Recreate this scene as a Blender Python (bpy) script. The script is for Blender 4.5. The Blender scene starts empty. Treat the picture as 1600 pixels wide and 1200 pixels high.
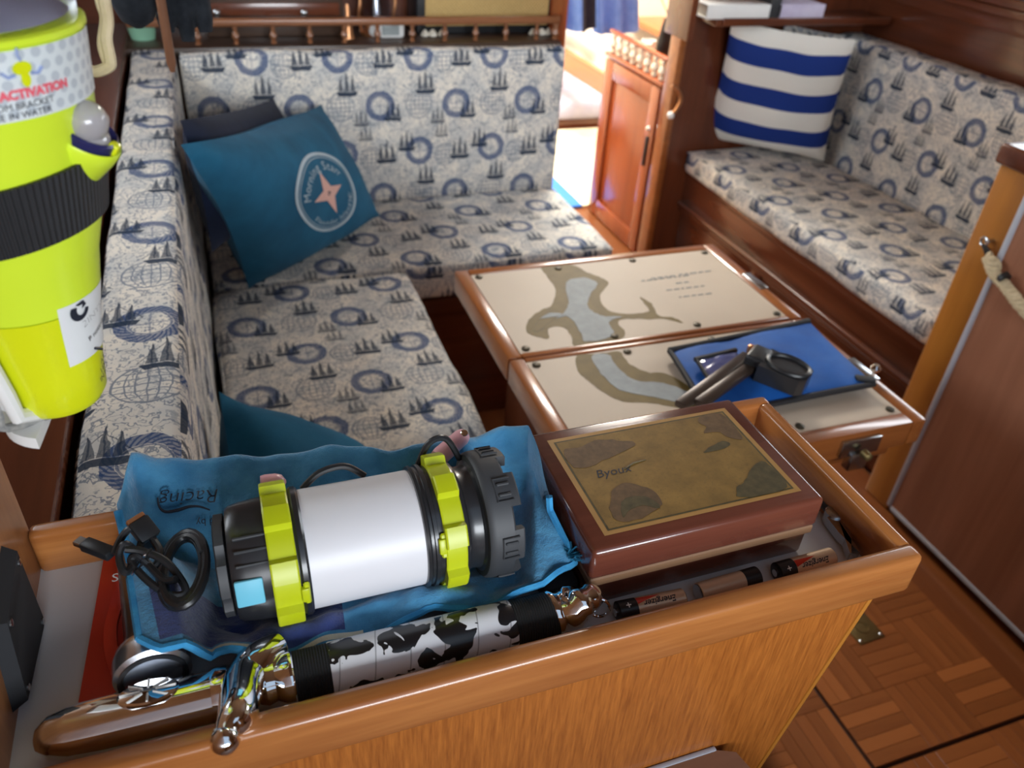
import bpy, bmesh, math, random
from mathutils import Matrix, Vector, noise
random.seed(7)
PI = math.pi
SC = bpy.context.scene
COL = SC.collection

# ------------------------------------------------------------------ camera
F_PX, PITCH, ROLL, YAW = 1252.06, .611164, -.071229, .377006
CAM = Vector((0, 0, 1.33))
_f = Vector((math.sin(YAW) * math.cos(PITCH), math.cos(YAW) * math.cos(PITCH), -math.sin(PITCH)))
_r = Vector((math.cos(YAW), -math.sin(YAW), 0))
_d = _f.cross(_r)
RT = math.cos(ROLL) * _r + math.sin(ROLL) * _d
DN = -math.sin(ROLL) * _r + math.cos(ROLL) * _d
cam_data = bpy.data.cameras.new('camera')
cam = bpy.data.objects.new('camera', cam_data)
COL.objects.link(cam)
SC.camera = cam
m = Matrix.Identity(4)
for i in range(3):
    m[i][0], m[i][1], m[i][2], m[i][3] = RT[i], -DN[i], -_f[i], CAM[i]
cam.matrix_world = m
cam_data.sensor_width = 36
cam_data.lens = F_PX / 1600 * 36
cam_data.clip_start = .01
cam_data.dof.use_dof = True
cam_data.dof.focus_distance = .56
cam_data.dof.aperture_fstop = 8.5

# ------------------------------------------------------------------ light
SC.view_settings.view_transform = 'Standard'
SC.view_settings.look = 'None'
SC.view_settings.gamma = 1
SC.view_settings.use_curve_mapping = False
SC.view_settings.exposure = 0.28
world = bpy.data.worlds.new('sky')
SC.world = world
world.use_nodes = True
world.node_tree.nodes['Background'].inputs[0].default_value = (.62, .78, 1, 1)
world.node_tree.nodes['Background'].inputs[1].default_value = .6


def area(name, loc, target, sx, sy, power, col, spread=180):
    l = bpy.data.lights.new(name, 'AREA')
    l.shape = 'RECTANGLE'
    l.size, l.size_y, l.energy, l.color = sx, sy, power, col
    l.spread = math.radians(spread)
    o = bpy.data.objects.new(name, l)
    COL.objects.link(o)
    o.location = loc
    o.rotation_euler = (Vector(target) - Vector(loc)).to_track_quat('-Z', 'Y').to_euler()
    return o


# daylight coming in by the openings that the shell below has: the open companionway behind the
# camera, the side windows (in the window plane) and the hatch over the forward cabin
area('companionway_sky_offscreen', (.35, -4.6, 2.05), (.5, .9, .95), 4.0, 1.5, 330, (.90, .95, 1))
area('window_port_offscreen', (-.645, 1.35, 1.45), (1.6, 1.45, .95), 1.2, .26, 7, (.90, .95, 1), 130)
area('window_starboard_offscreen', (2.397, 1.45, 1.45), (.1, 1.40, .95), 1.2, .26, 5, (.92, .96, 1), 130)
area('forward_hatch_offscreen', (1.3, 3.05, 1.975), (1.3, 3.05, 0), .85, .85, 95, (1, .95, .86))

# ------------------------------------------------------------------ pixel -> place


def ray(u, v):
    return _f + RT * ((u - 800) / F_PX) + DN * ((v - 600) / F_PX)


def onz(u, v, z):
    d = ray(u, v)
    return CAM + d * ((z - CAM.z) / d.z)


def onx(u, v, x):
    d = ray(u, v)
    return CAM + d * ((x - CAM.x) / d.x)


def ony(u, v, y):
    d = ray(u, v)
    return CAM + d * ((y - CAM.y) / d.y)


# ------------------------------------------------------------------ node expressions
class X:
    def __init__(s, t, k):
        s.t, s.k = t, k

    def __add__(s, o): return mth('ADD', s, o)
    def __radd__(s, o): return mth('ADD', s, o)
    def __sub__(s, o): return mth('SUBTRACT', s, o)
    def __rsub__(s, o): return mth('SUBTRACT', o, s, t=s.t)
    def __mul__(s, o): return mth('MULTIPLY', s, o)
    def __rmul__(s, o): return mth('MULTIPLY', s, o)
    def __truediv__(s, o): return mth('DIVIDE', s, o)
    def __lt__(s, o): return mth('LESS_THAN', s, o)
    def __gt__(s, o): return mth('GREATER_THAN', s, o)
    def __neg__(s): return mth('MULTIPLY', s, -1)
    def __abs__(s): return mth('ABSOLUTE', s)


def mth(op, *a, t=None):
    for q in a:
        if isinstance(q, X):
            t = q.t
    n = t.nodes.new('ShaderNodeMath')
    n.operation = op
    for i, q in enumerate(a):
        if isinstance(q, X):
            t.links.new(q.k, n.inputs[i])
        else:
            n.inputs[i].default_value = q
    return X(t, n.outputs[0])


def mx(*a):
    r = a[0]
    for q in a[1:]:
        r = mth('MAXIMUM', r, q)
    return r


def mn(*a):
    r = a[0]
    for q in a[1:]:
        r = mth('MINIMUM', r, q)
    return r


def hyp(x, y): return mth('SQRT', x * x + y * y)
def wrap(x, p): return mth('WRAP', x, p / 2, -p / 2)


class Mat:
    def __init__(s, name, rough=.5, metal=0, coat=0, spec=.5):
        s.m = bpy.data.materials.new(name)
        s.m.use_nodes = True
        s.t = s.m.node_tree
        s.b = s.t.nodes['Principled BSDF']
        s.b.inputs['Roughness'].default_value = rough
        s.b.inputs['Metallic'].default_value = metal
        s.b.inputs['Coat Weight'].default_value = coat
        s.b.inputs['Coat Roughness'].default_value = .12
        s.b.inputs['Specular IOR Level'].default_value = spec

    def xyz(s, kind='Object', src=None):
        if kind == 'UV':
            n = s.t.nodes.new('ShaderNodeUVMap')
            k = n.outputs[0]
        else:
            k = s.t.nodes.new('ShaderNodeTexCoord').outputs[kind]
        sp = s.t.nodes.new('ShaderNodeSeparateXYZ')
        s.t.links.new(k, sp.inputs[0])
        return [X(s.t, q) for q in sp.outputs]

    def vec(s, x, y, z=0.):
        n = s.t.nodes.new('ShaderNodeCombineXYZ')
        for i, q in enumerate((x, y, z)):
            if isinstance(q, X):
                s.t.links.new(q.k, n.inputs[i])
            else:
                n.inputs[i].default_value = q
        return n.outputs[0]

    def noise(s, vec, scale, detail=3, rough=.5, dist=0.):
        n = s.t.nodes.new('ShaderNodeTexNoise')
        s.t.links.new(vec, n.inputs['Vector'])
        n.inputs['Scale'].default_value = scale
        n.inputs['Detail'].default_value = detail
        n.inputs['Roughness'].default_value = rough
        n.inputs['Distortion'].default_value = dist
        return X(s.t, n.outputs['Fac'])

    def vor(s, vec, scale):
        n = s.t.nodes.new('ShaderNodeTexVoronoi')
        s.t.links.new(vec, n.inputs['Vector'])
        n.inputs['Scale'].default_value = scale
        return X(s.t, n.outputs['Distance'])

    def col(s, c):
        n = s.t.nodes.new('ShaderNodeRGB')
        n.outputs[0].default_value = (*c, 1)
        return n.outputs[0]

    def mix(s, fac, a, b):
        n = s.t.nodes.new('ShaderNodeMix')
        n.data_type = 'RGBA'
        if isinstance(fac, X):
            s.t.links.new(fac.k, n.inputs[0])
        else:
            n.inputs[0].default_value = fac
        for i, q in ((6, a), (7, b)):
            if isinstance(q, tuple):
                n.inputs[i].default_value = (*q, 1)
            else:
                s.t.links.new(q, n.inputs[i])
        return n.outputs[2]

    def ramp(s, fac, lo, hi):
        return mth('MULTIPLY', mth('MINIMUM', mth('MAXIMUM', (fac - lo) / (hi - lo), 0.), 1.), 1.)

    def base(s, k):
        if isinstance(k, tuple):
            s.b.inputs['Base Color'].default_value = (*k, 1)
        else:
            s.t.links.new(k, s.b.inputs['Base Color'])
        return s

    def bump(s, h, strength=.3, dist=.001):
        n = s.t.nodes.new('ShaderNodeBump')
        n.inputs['Strength'].default_value = strength
        n.inputs['Distance'].default_value = dist
        s.t.links.new(h.k, n.inputs['Height'])
        s.t.links.new(n.outputs[0], s.b.inputs['Normal'])
        return s


def plain(name, c, rough=.5, metal=0, coat=0, var=.12, scale=30, bump=0, spec=.5):
    a = Mat(name, rough, metal, coat, spec)
    x, y, z = a.xyz()
    n = a.noise(a.vec(x, y, z), scale, 4)
    a.base(a.mix(n, tuple(q * (1 - var) for q in c), tuple(min(1, q * (1 + var)) for q in c)))
    if bump:
        a.bump(a.noise(a.vec(x, y, z), scale * 12, 2), bump, .0006)
    return a.m


def wood(name, dark, light, axis='x', scale=1., rough=.3, coat=.4, streak=.5, rnd=0):
    a = Mat(name, rough, 0, coat)
    x, y, z = a.xyz()
    k = {'x': (.06, 1, 1), 'y': (1, .06, 1), 'z': (1, 1, .06)}[axis]
    p = a.vec(x * k[0], y * k[1], z * k[2])
    big = a.noise(p, 14 * scale, 4, .6, .6)
    fine = a.noise(p, 110 * scale, 3, .6)
    f = a.ramp(big * (1 - streak * .5) + fine * streak * .5, .3, .7)
    c = a.mix(f, dark, light)
    if rnd:
        oi = a.t.nodes.new('ShaderNodeObjectInfo')
        r = X(a.t, oi.outputs['Random'])
        c = a.mix(r * rnd, c, tuple(q * .35 for q in dark))
        c = a.mix(mth('MAXIMUM', r * 2 - 1.2, 0.) * rnd, c, tuple(min(1, q * 1.5) for q in light))
    a.base(c)
    a.bump(fine, .12, .0005)
    return a.m


def toile(name, tint=(1, 1, 1)):
    a = Mat(name, .9, spec=.2)
    u, v, _ = a.xyz('UV')
    W, H = .2, .24
    P = a.vec(u, v)
    jit = a.noise(P, 60, 2) - .5
    u2, v2 = u + jit * .006, v + jit * .006

    def at(ox, oy):
        return wrap(u2 - ox, W), wrap(v2 - oy, H)

    def ship(x, y, s):
        x, y = x / s, y / s
        hull = mn((abs(y + .75) < .2), (abs(x) < (y * .6 + 1.35)))
        up = y > -.5
        r = hull
        for mm, h in ((-.55, 1.2), (0., 1.6), (.55, 1.25)):
            w = .26 - (y + .5) * (.22 / h)
            r = mx(r, mn(up, abs(x - mm) < w) * .8, mn(mn(up, y < h - .4), abs(x - mm) < .035))
        r = mx(r, mn(abs(y - .9 + abs(x) * 1.2) < .04, abs(x) < 1.1) * .7)
        return r

    def ring(x, y):
        r = hyp(x, y)
        ang = mth('ARCTAN2', y, x)
        rope = mth('SINE', ang * 26 + r * 900) > .2
        return mx(mn(abs(r - .031) < .0066, 1.) * (rope * .3 + .7), (abs(r - .0225) < .0013) * .7, mn(abs(x) < .0012, r < .02) * .5, mn(abs(y) < .0012, r < .02) * .5), r

    xa, ya = at(0, 0)
    xb, yb = at(.1, .12)
    ra, _r1 = ring(xa, ya)
    rb, _r2 = ring(xb, yb)
    blue = mx(ra, rb)
    s1 = ship(*[q - w for q, w in zip(at(.032, -.016), (0, 0))], .024)
    s2 = ship(*at(.066, .145), .025)
    s3 = ship(*at(.118, .052), .027)
    s4 = ship(*at(.012, .118), .028)
    s5 = ship(*at(.16, .172), .020)
    s6 = ship(*at(.15, -.03), .021)
    dark = mx(s1, s2, s3, s4, s5 * .7, s6 * .8)
    xg, yg = at(.1, .0)
    xh, yh = at(.172, .105)
    faint = None
    for gx, gy, R in ((xg, yg, .034), (xh, yh, .03)):
        r = hyp(gx, gy)
        k = mth('SQRT', mth('MAXIMUM', 1.05 - (gy / R) * (gy / R), .02))
        lines = mx(abs(wrap(gx / k, .011)) < .0009, abs(wrap(gy, .011)) < .0009)
        g = mx(mn(lines, r < R), abs(r - R) < .0011)
        faint = g if faint is None else mx(faint, g)
    coast = a.noise(P, 26, 4, .6)
    cloud = a.ramp(a.noise(P, 18, 3), .40, .62)
    faint = mx(faint, (abs(coast - .5) < .012) * .9, (abs(coast - .6) < .010) * .7, (abs(coast - .42) < .010) * .7, mn(a.noise(P, 70, 3) > .60, cloud) * .55)
    weave = a.noise(P, 900, 1)
    base = a.mix(cloud * .5, tuple(p * q for p, q in zip((.82, .76, .66), tint)), tuple(p * q for p, q in zip((.42, .46, .49), tint)))
    c = a.mix(faint * .8, base, (.11, .15, .22))
    c = a.mix(blue * .93, c, (.018, .060, .18))
    c = a.mix(dark * .93, c, (.018, .034, .065))
    a.base(c)
    wr = a.noise(P, 14, 3)
    a.bump(wr * 1. + weave * .05, .25, .006)
    return a.m


def band_mat(name, bands, uv=1, rough=.85, bump=.2):
    """stripes along one uv axis: bands = [(upper limit, colour), ...]"""
    a = Mat(name, rough, spec=.2)
    q = a.xyz('UV')[uv]
    c = a.col(bands[-1][1])
    for lim, cc in reversed(bands[:-1]):
        c = a.mix(q < lim, c, cc)
    a.base(c)
    x, y, z = a.xyz()
    a.bump(a.noise(a.vec(x, y, z), 22, 3) + a.noise(a.vec(x, y, z), 900, 1) * .05, bump, .004)
    return a.m


def cloth(name, c, c2=None, scale=40, bump=.4, rough=.9, sheen=.04):
    a = Mat(name, rough, spec=.2)
    a.b.inputs['Sheen Weight'].default_value = sheen
    x, y, z = a.xyz()
    p = a.vec(x, y, z)
    n = a.noise(p, scale, 4, .6)
    a.base(a.mix(a.ramp(n, .3, .7), c, c2 or tuple(q * 1.3 for q in c)))
    a.bump(a.noise(p, scale * 25, 2), bump, .0008)
    return a.m


M = {}
M['counter'] = wood('counter_wood', (.25, .070, .010), (.47, .155, .025), 'z', 5, .42, .25, 1.7)
M['rail'] = wood('rail_wood', (.26, .075, .017), (.50, .20, .055), 'x', 1.5, .3, .5, .8)
M['raily'] = wood('rail_wood_side', (.26, .075, .017), (.50, .20, .055), 'y', 1.5, .25, .6, .8)
M['bulk'] = wood('bulkhead_wood', (.24, .09, .03), (.40, .175, .065), 'z', 1.6, .4, .2, .6)
M['mahog'] = wood('mahogany', (.075, .019, .008), (.155, .042, .016), 'x', 1, .27, .5, .5)
M['mahogy'] = wood('mahogany_fore_aft', (.075, .019, .008), (.155, .042, .016), 'y', 1, .27, .5, .5)
M['mahogz'] = wood('mahogany_upright', (.075, .019, .008), (.155, .042, .016), 'z', 1, .27, .5, .5)
M['redwood'] = wood('red_door_wood', (.26, .055, .016), (.40, .095, .028), 'z', 1, .25, .5, .4)
M['brownrail'] = wood('gallery_wood', (.16, .06, .025), (.30, .12, .05), 'x', 1.5, .35, .4, .5)
M['darkshelf'] = wood('dark_shelf_wood', (.030, .016, .010), (.075, .040, .024), 'x', 1.5, .4, .2, .5)
M['tablew'] = wood('table_wood', (.20, .055, .013), (.38, .125, .03), 'x', 1.5, .28, .6, .5)
M['tablewy'] = wood('table_wood_side', (.20, .055, .013), (.38, .125, .03), 'y', 1.5, .28, .6, .5)
M['post'] = wood('post_wood', (.36, .13, .018), (.52, .21, .032), 'z', 1.2, .35, .4, .4)
M['panel'] = wood('cabinet_laminate', (.24, .095, .050), (.42, .19, .11), 'z', .9, .45, .15, .25)
M['ceil'] = wood('ceiling_wood', (.24, .12, .055), (.36, .19, .09), 'y', .6, .5, .1)
M['parq'] = wood('parquet', (.24, .070, .018), (.46, .155, .042), 'y', 1.6, .32, .4, .7, rnd=.62)
M['floorbase'] = plain('sole_seams', (.035, .012, .006), .6)
M['plank'] = wood('sole_plank', (.16, .045, .013), (.25, .08, .022), 'y', 1.2, .32, .4, .6)
M['toile'] = toile('nautical_print_fabric')
M['toiletop'] = M['toile']
M['whitelam'] = plain('white_laminate', (.66, .67, .68), .45, var=.05, scale=8)
M['white'] = plain('white_plastic', (.80, .80, .78), .35, var=.04)
M['offwhite'] = plain('off_white', (.70, .66, .56), .5, var=.06)
M['black'] = plain('black_plastic', (.012, .013, .015), .38, var=.2)
M['blackmat'] = plain('black_matte', (.018, .019, .022), .7, var=.3, bump=.2)
M['rubber'] = plain('dark_grey_rubber', (.035, .038, .043), .55, var=.15)
M['lantblack'] = plain('lantern_black', (.018, .019, .022), .3, var=.1, coat=.2)
M['lime'] = plain('lime_plastic', (.46, .53, .008), .35, var=.05)
M['limedark'] = M['lime']
M['diffuser'] = plain('milky_diffuser', (.66, .66, .69), .4, var=.02)
M['neon'] = plain('neon_yellow', (.64, .82, .035), .32, var=.03, coat=.3)
M['neon2'] = plain('neon_yellow_lower', (.68, .74, .008), .3, var=.03, coat=.4)
M['chrome'] = plain('chrome', (.86, .87, .88), .05, 1, var=.02)
M['steel'] = plain('steel', (.52, .54, .56), .24, 1, var=.1)
M['greytrim'] = plain('grey_edge_trim', (.42, .44, .50), .5, var=.05)
M['brass'] = plain('brass', (.26, .20, .085), .4, .85, var=.3, scale=60)
M['copper'] = plain('copper', (.55, .26, .12), .3, .8)
M['tealcloth'] = cloth('teal_pillow_cloth', (.008, .085, .165), (.012, .125, .23), 12, .25)
M['navycloth'] = cloth('navy_pillow_cloth', (.004, .009, .026), (.008, .015, .042), 20, .3)
M['bluebag'] = cloth('royal_blue_nylon', (.006, .07, .30), (.01, .11, .42), 14, .4, .6)
M['blackzip'] = plain('black_zip', (.01, .01, .012), .6)
M['glove'] = cloth('dark_knit', (.006, .008, .012), (.02, .024, .03), 60, .9)
M['rope'] = cloth('natural_rope', (.55, .44, .27), (.70, .58, .38), 90, .8)
M['pink'] = plain('pink_plastic', (.78, .42, .46), .3, var=.05, coat=.3)
M['red'] = plain('red_orange_plastic', (.62, .035, .012), .3, var=.12, scale=20, coat=.3)
M['skyblue'] = plain('light_blue_rubber', (.14, .50, .66), .5, var=.05)
M['mint'] = plain('mint_green', (.28, .55, .38), .4, var=.05)
M['cream'] = plain('cream_lining', (.85, .78, .60), .5, var=.04)
M['sheet'] = cloth('white_sheet', (.72, .72, .74), (.85, .84, .84), 10, .3)
M['lilac'] = cloth('lilac_cloth', (.50, .45, .62), (.62, .58, .72), 18, .3)
M['greylilac'] = cloth('grey_lilac_cloth', (.36, .36, .50), (.46, .46, .58), 18, .3)
M['toweleblue'] = cloth('cornflower_towel', (.12, .24, .66), (.20, .34, .78), 20, .5)
M['toweldark'] = cloth('dark_towel', (.02, .018, .03), (.04, .035, .05), 20, .5)
M['rug'] = cloth('beige_rug', (.70, .60, .40), (.82, .74, .56), 9, .4)
M['ruggreen'] = plain('blue_edge', (.03, .20, .75), .6)
M['orangeboard'] = wood('orange_board', (.40, .13, .038), (.55, .20, .062), 'y', 1, .35, .3)
M['boxwood'] = wood('cigar_box_wood', (.085, .022, .014), (.14, .042, .025), 'x', 2, .22, .6, .5)
M['boxseam'] = wood('cigar_box_raw_edge', (.17, .085, .04), (.26, .14, .07), 'x', 3, .6, .0, .5)
M['ink'] = plain('dark_ink', (.012, .016, .03), .6)
M['inkgrey'] = plain('grey_ink', (.24, .24, .22), .7)
M['inkred'] = plain('red_ink', (.75, .12, .16), .6)
M['inkblue'] = plain('pale_blue_ink', (.28, .36, .62), .6)
M['embroider'] = plain('white_print', (.42, .52, .58), .8)
M['starpink'] = plain('star_print', (.66, .40, .34), .8)
M['chart'] = plain('chart_paper', (.55, .45, .345), .5, var=.07, scale=9, spec=.22)
M['shoal'] = plain('chart_shoal_ochre', (.17, .115, .036), .55, var=.3, scale=40, spec=.22)
M['water'] = plain('chart_water_grey', (.29, .31, .31), .55, var=.25, scale=70, spec=.22)
M['navystripe'] = band_mat('striped_pillow_cloth', [(.10, (.74, .72, .66)), (.245, (.012, .035, .20)), (.39, (.70, .68, .62)), (.54, (.012, .035, .20)), (.70, (.72, .70, .64)), (.855, (.012, .035, .20)), (2, (.76, .73, .66))])
M['lens'] = plain('lens_grey', (.06, .065, .07), .1, 0, .8)
M['label'] = plain('sticker_white', (.74, .76, .76), .45, var=.03)
M['battgold'] = plain('battery_gold', (.70, .52, .36), .35, .35, var=.05)
M['battend'] = plain('battery_end', (.55, .56, .58), .2, 1)


def glass(name, tint, rough=.05, alpha=None):
    a = Mat(name, rough)
    a.b.inputs['Transmission Weight'].default_value = 1
    a.b.inputs['IOR'].default_value = 1.12
    x, y, z = a.xyz()
    a.base(a.mix(a.noise(a.vec(x, y, z), 30), tint, tuple(min(1, q * 1.06) for q in tint)))
    return a.m


M['clear'] = glass('clear_plastic', (.62, .64, .72))
a_ = Mat('frosted_strobe', .12)
a_.b.inputs['Transmission Weight'].default_value = .45
x_, y_, z_ = a_.xyz()
a_.base(a_.mix(a_.noise(a_.vec(x_, y_, z_), 60), (.50, .47, .49), (.66, .63, .65)))
M['strobe'] = a_.m
M['pane'] = glass('window_glass', (.9, .94, .96))


def dots_mat():
    a = Mat('dotted_label', .4)
    u, v, _ = a.xyz('UV')
    P = .0062
    d1 = hyp(wrap(u, P), wrap(v, P * 1.732))
    d2 = hyp(wrap(u - P / 2, P), wrap(v - P * .866, P * 1.732))
    k = mn(d1, d2) < .0020
    a.base(a.mix(k * .9, (.68, .73, .74), (.47, .52, .56)))
    return a.m


M['dots'] = dots_mat()


def cow_mat():
    a = Mat('cow_print_tape', .35, coat=.2)
    u, v, _ = a.xyz('UV')
    n = a.noise(a.vec(u, v), 62, 2, .5, .6)
    seam = abs(wrap(u + v * .16, .021)) < .0004
    a.base(a.mix(mx(n > .535, seam * .5), (.74, .76, .80), (.008, .008, .01)))
    return a.m


M['cow'] = cow_mat()


def rib_mat(name, c, P, uv=0):
    a = Mat(name, .7)
    q = a.xyz('UV')[uv]
    h = mth('SINE', q * (2 * PI / P))
    x, y, z = a.xyz()
    a.base(a.mix(a.noise(a.vec(x, y, z), 200, 2), tuple(k * .85 for k in c), tuple(k * 1.15 for k in c)))
    a.bump(h, .9, .0008)
    return a.m


M['web'] = rib_mat('black_webbing', (.02, .021, .024), .0028)
M['tapeblack'] = rib_mat('black_tape', (.014, .015, .017), .0016)


def gild_mat():
    a = Mat('gilt_print', .5, .1, coat=.1, spec=.3)
    x, y, z = a.xyz()
    p = a.vec(x, y, z)
    n = a.noise(p, 35, 5, .65)
    fine = a.noise(p, 420, 3, .7)
    c = a.mix(a.ramp(n, .3, .7), (.15, .085, .018), (.27, .155, .036))
    a.base(a.mix(a.ramp(fine, .55, .75) * .5, c, (.08, .055, .02)))
    return a.m


M['gilt'] = gild_mat()
M['giltborder'] = plain('gilt_border', (.36, .19, .045), .5, .1)
M['giltdark'] = plain('gilt_dark_print', (.075, .058, .024), .5, .1, var=.7, scale=160, spec=.3)
M['giltbrown'] = plain('gilt_brown_print', (.115, .065, .028), .5, .1, var=.6, scale=180, spec=.3)


def cane_mat():
    a = Mat('woven_cane', .7)
    x, y, z = a.xyz()
    P = .009
    k = mth('SINE', x * (2 * PI / P)) * mth('SINE', z * (2 * PI / P))
    a.base(a.mix(a.noise(a.vec(x, y, z), 90, 3), (.48, .32, .115), (.62, .42, .16)))
    a.bump(k, .6, .002)
    return a.m


M['cane'] = cane_mat()

# towel: sky/teal microfibre with a navy printed block and a cream line on the near hem


def towel_mat():
    a = Mat('teal_microfibre_towel', .95, spec=.1)
    a.b.inputs['Sheen Weight'].default_value = .5
    u, v, _ = a.xyz('UV')
    P = a.vec(u, v)
    n = a.noise(P, 9, 4, .6)
    c = a.mix(a.ramp(n, .3, .7), (.035, .17, .34), (.085, .31, .52))
    navy = mn(mn(u > .05, u < .46), mn(v > .035, v < .30))
    c = a.mix(navy, c, (.030, .048, .17))
    cream = mn(mn(u > .12, u < .50), mn(v > .012, v < .026))
    c = a.mix(cream, c, (.62, .60, .48))
    a.base(c)
    x, y, z = a.xyz()
    a.bump(a.noise(a.vec(x, y, z), 1500, 2) * .25 + a.noise(a.vec(x, y, z), 95, 4, .65) * 1.0, .55, .0035)
    return a.m


M['towel'] = towel_mat()

# ------------------------------------------------------------------ mesh helpers
WM = {}          # world matrix of every root


class B:
    def __init__(s):
        s.v, s.f, s.uv = [], [], {}

    def add(s, vs, fs, uvs=None):
        o = len(s.v)
        s.v += [Vector(q) for q in vs]
        for i, f in enumerate(fs):
            if uvs:
                s.uv[len(s.f)] = [uvs[k] for k in f]
            s.f.append([k + o for k in f])
        return s

    def box(s, lo, hi, bev=0, seg=2, mat=None):
        lo, hi = Vector(lo), Vector(hi)
        bm = bmesh.new()
        bmesh.ops.create_cube(bm, size=1)
        for q in bm.verts:
            q.co = Vector(((lo[i] + hi[i]) / 2 + q.co[i] * (hi[i] - lo[i]) for i in range(3)))
        if bev:
            bmesh.ops.bevel(bm, geom=bm.edges[:], offset=bev, segments=seg, profile=.5, affect='EDGES')
        bm.verts.index_update()
        s.add([(mat @ q.co if mat else q.co) for q in bm.verts], [[q.index for q in f.verts] for f in bm.faces])
        bm.free()
        return s

    def hexa(s, p):
        """8 points: bottom ring 0-3, top ring 4-7"""
        return s.add(p, [(3, 2, 1, 0), (4, 5, 6, 7), (0, 1, 5, 4), (1, 2, 6, 5), (2, 3, 7, 6), (3, 0, 4, 7)])

    def prism(s, pts, off):
        """closed polygon of 3-D points pushed along off"""
        n = len(pts)
        off = Vector(off)
        a = [Vector(p) for p in pts]
        return s.add(a + [p + off for p in a], [list(range(n))[::-1], list(range(n, 2 * n))] + [(i, (i + 1) % n, n + (i + 1) % n, n + i) for i in range(n)])

    def lathe(s, prof, seg=32, mat=None, rfn=None, cap=True):
        """prof (r, h) round local z"""
        vs = []
        uvs = []
        for r, h in prof:
            for k in range(seg):
                a = 2 * PI * k / seg
                rr = r * (rfn(a, h) if rfn else 1)
                p = Vector((rr * math.cos(a), rr * math.sin(a), h))
                vs.append(mat @ p if mat else p)
        fs = []
        n = len(prof)
        for i in range(n - 1):
            for k in range(seg):
                k2 = (k + 1) % seg
                fs.append((i * seg + k, i * seg + k2, (i + 1) * seg + k2, (i + 1) * seg + k))
        base = len(s.f)
        s.add(vs, fs)
        for i in range(n - 1):
            for k in range(seg):
                r0 = max(prof[i][0], prof[i + 1][0])
                a0, a1 = 2 * PI * k / seg * r0, 2 * PI * (k + 1) / seg * r0
                s.uv[base + i * seg + k] = [(prof[i][1], a0), (prof[i][1], a1), (prof[i + 1][1], a1), (prof[i + 1][1], a0)]
        if cap:
            o = len(s.v) - len(vs)
            s.f.append([o + k for k in range(seg)][::-1])
            s.f.append([o + (n - 1) * seg + k for k in range(seg)])
        return s

    def tube(s, pts, r, seg=8, closed=False, cap=True):
        pts = [Vector(p) for p in pts]
        n = len(pts)
        rs = r if isinstance(r, (list, tuple)) else [r] * n
        vs = []
        up = None
        for i in range(n):
            if closed:
                t = (pts[(i + 1) % n] - pts[i - 1]).normalized()
            else:
                t = (pts[min(i + 1, n - 1)] - pts[max(i - 1, 0)]).normalized()
            if up is None:
                up = Vector((0, 0, 1)) if abs(t.z) < .9 else Vector((1, 0, 0))
            b = t.cross(up).normalized()
            up = b.cross(t).normalized()
            for k in range(seg):
                a = 2 * PI * k / seg
                vs.append(pts[i] + (b * math.cos(a) + up * math.sin(a)) * rs[i])
        fs = []
        for i in range(n if closed else n - 1):
            j = (i + 1) % n
            for k in range(seg):
                k2 = (k + 1) % seg
                fs.append((i * seg + k, i * seg + k2, j * seg + k2, j * seg + k))
        if cap and not closed:
            fs.append(list(range(seg))[::-1])
            fs.append([(n - 1) * seg + k for k in range(seg)])
        return s.add(vs, fs)

    def grid(s, fn, nu, nv, uvfn=None, flip=False):
        vs, uvs = [], []
        for j in range(nv + 1):
            for i in range(nu + 1):
                u, v = i / nu, j / nv
                vs.append(fn(u, v))
                uvs.append(uvfn(u, v) if uvfn else (u, v))
        fs = []
        for j in range(nv):
            for i in range(nu):
                a = j * (nu + 1) + i
                q = (a, a + 1, a + nu + 2, a + nu + 1)
                fs.append(q[::-1] if flip else q)
        return s.add(vs, fs, uvs)

    def mesh(s, name, inv=None, angle=35):
        me = bpy.data.meshes.new(name)
        vs = [inv @ q for q in s.v] if inv else s.v
        me.from_pydata([tuple(q) for q in vs], [], s.f)
        lay = me.uv_layers.new(name='UVMap')
        for p in me.polygons:
            if p.index in s.uv:
                for k, li in enumerate(p.loop_indices):
                    lay.data[li].uv = s.uv[p.index][k]
            else:
                n = p.normal
                ax = max(range(3), key=lambda i: abs(n[i]))
                ij = ((1, 2), (0, 2), (0, 1))[ax]
                for li, vi in zip(p.loop_indices, p.vertices):
                    c = s.v[vi]
                    lay.data[li].uv = (c[ij[0]], c[ij[1]])
        me.shade_smooth()
        me.set_sharp_from_angle(angle=math.radians(angle))
        return me


def thing(name, label, cat, loc=(0, 0, 0), group=None, mat=None):
    o = bpy.data.objects.new(name, None)
    COL.objects.link(o)
    w = mat or Matrix.Translation(Vector(loc))
    o.matrix_world = w
    o.empty_display_size = .02
    WM[o] = w
    o['label'], o['category'] = label, cat
    if group:
        o['group'] = group
    return o


def part(name, b, mat, parent, label=None, angle=35, kind=None):
    w = WM[parent]
    o = bpy.data.objects.new(name, b.mesh(name, w.inverted(), angle))
    COL.objects.link(o)
    o.data.materials.append(mat)
    o.parent = parent
    WM[o] = w
    if label:
        o['label'] = label
    if kind:
        o['kind'] = kind
    return o


def solo(name, b, mat, label=None, cat=None, group=None, kind=None, angle=35):
    xs = [min(q[i] for q in b.v) for i in range(3)], [max(q[i] for q in b.v) for i in range(3)]
    w = Matrix.Translation(((xs[0][0] + xs[1][0]) / 2, (xs[0][1] + xs[1][1]) / 2, xs[0][2]))
    o = bpy.data.objects.new(name, b.mesh(name, w.inverted(), angle))
    COL.objects.link(o)
    o.data.materials.append(mat)
    o.matrix_world = w
    WM[o] = w
    for k, q in (('label', label), ('category', cat), ('group', group), ('kind', kind)):
        if q:
            o[k] = q
    return o


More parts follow.
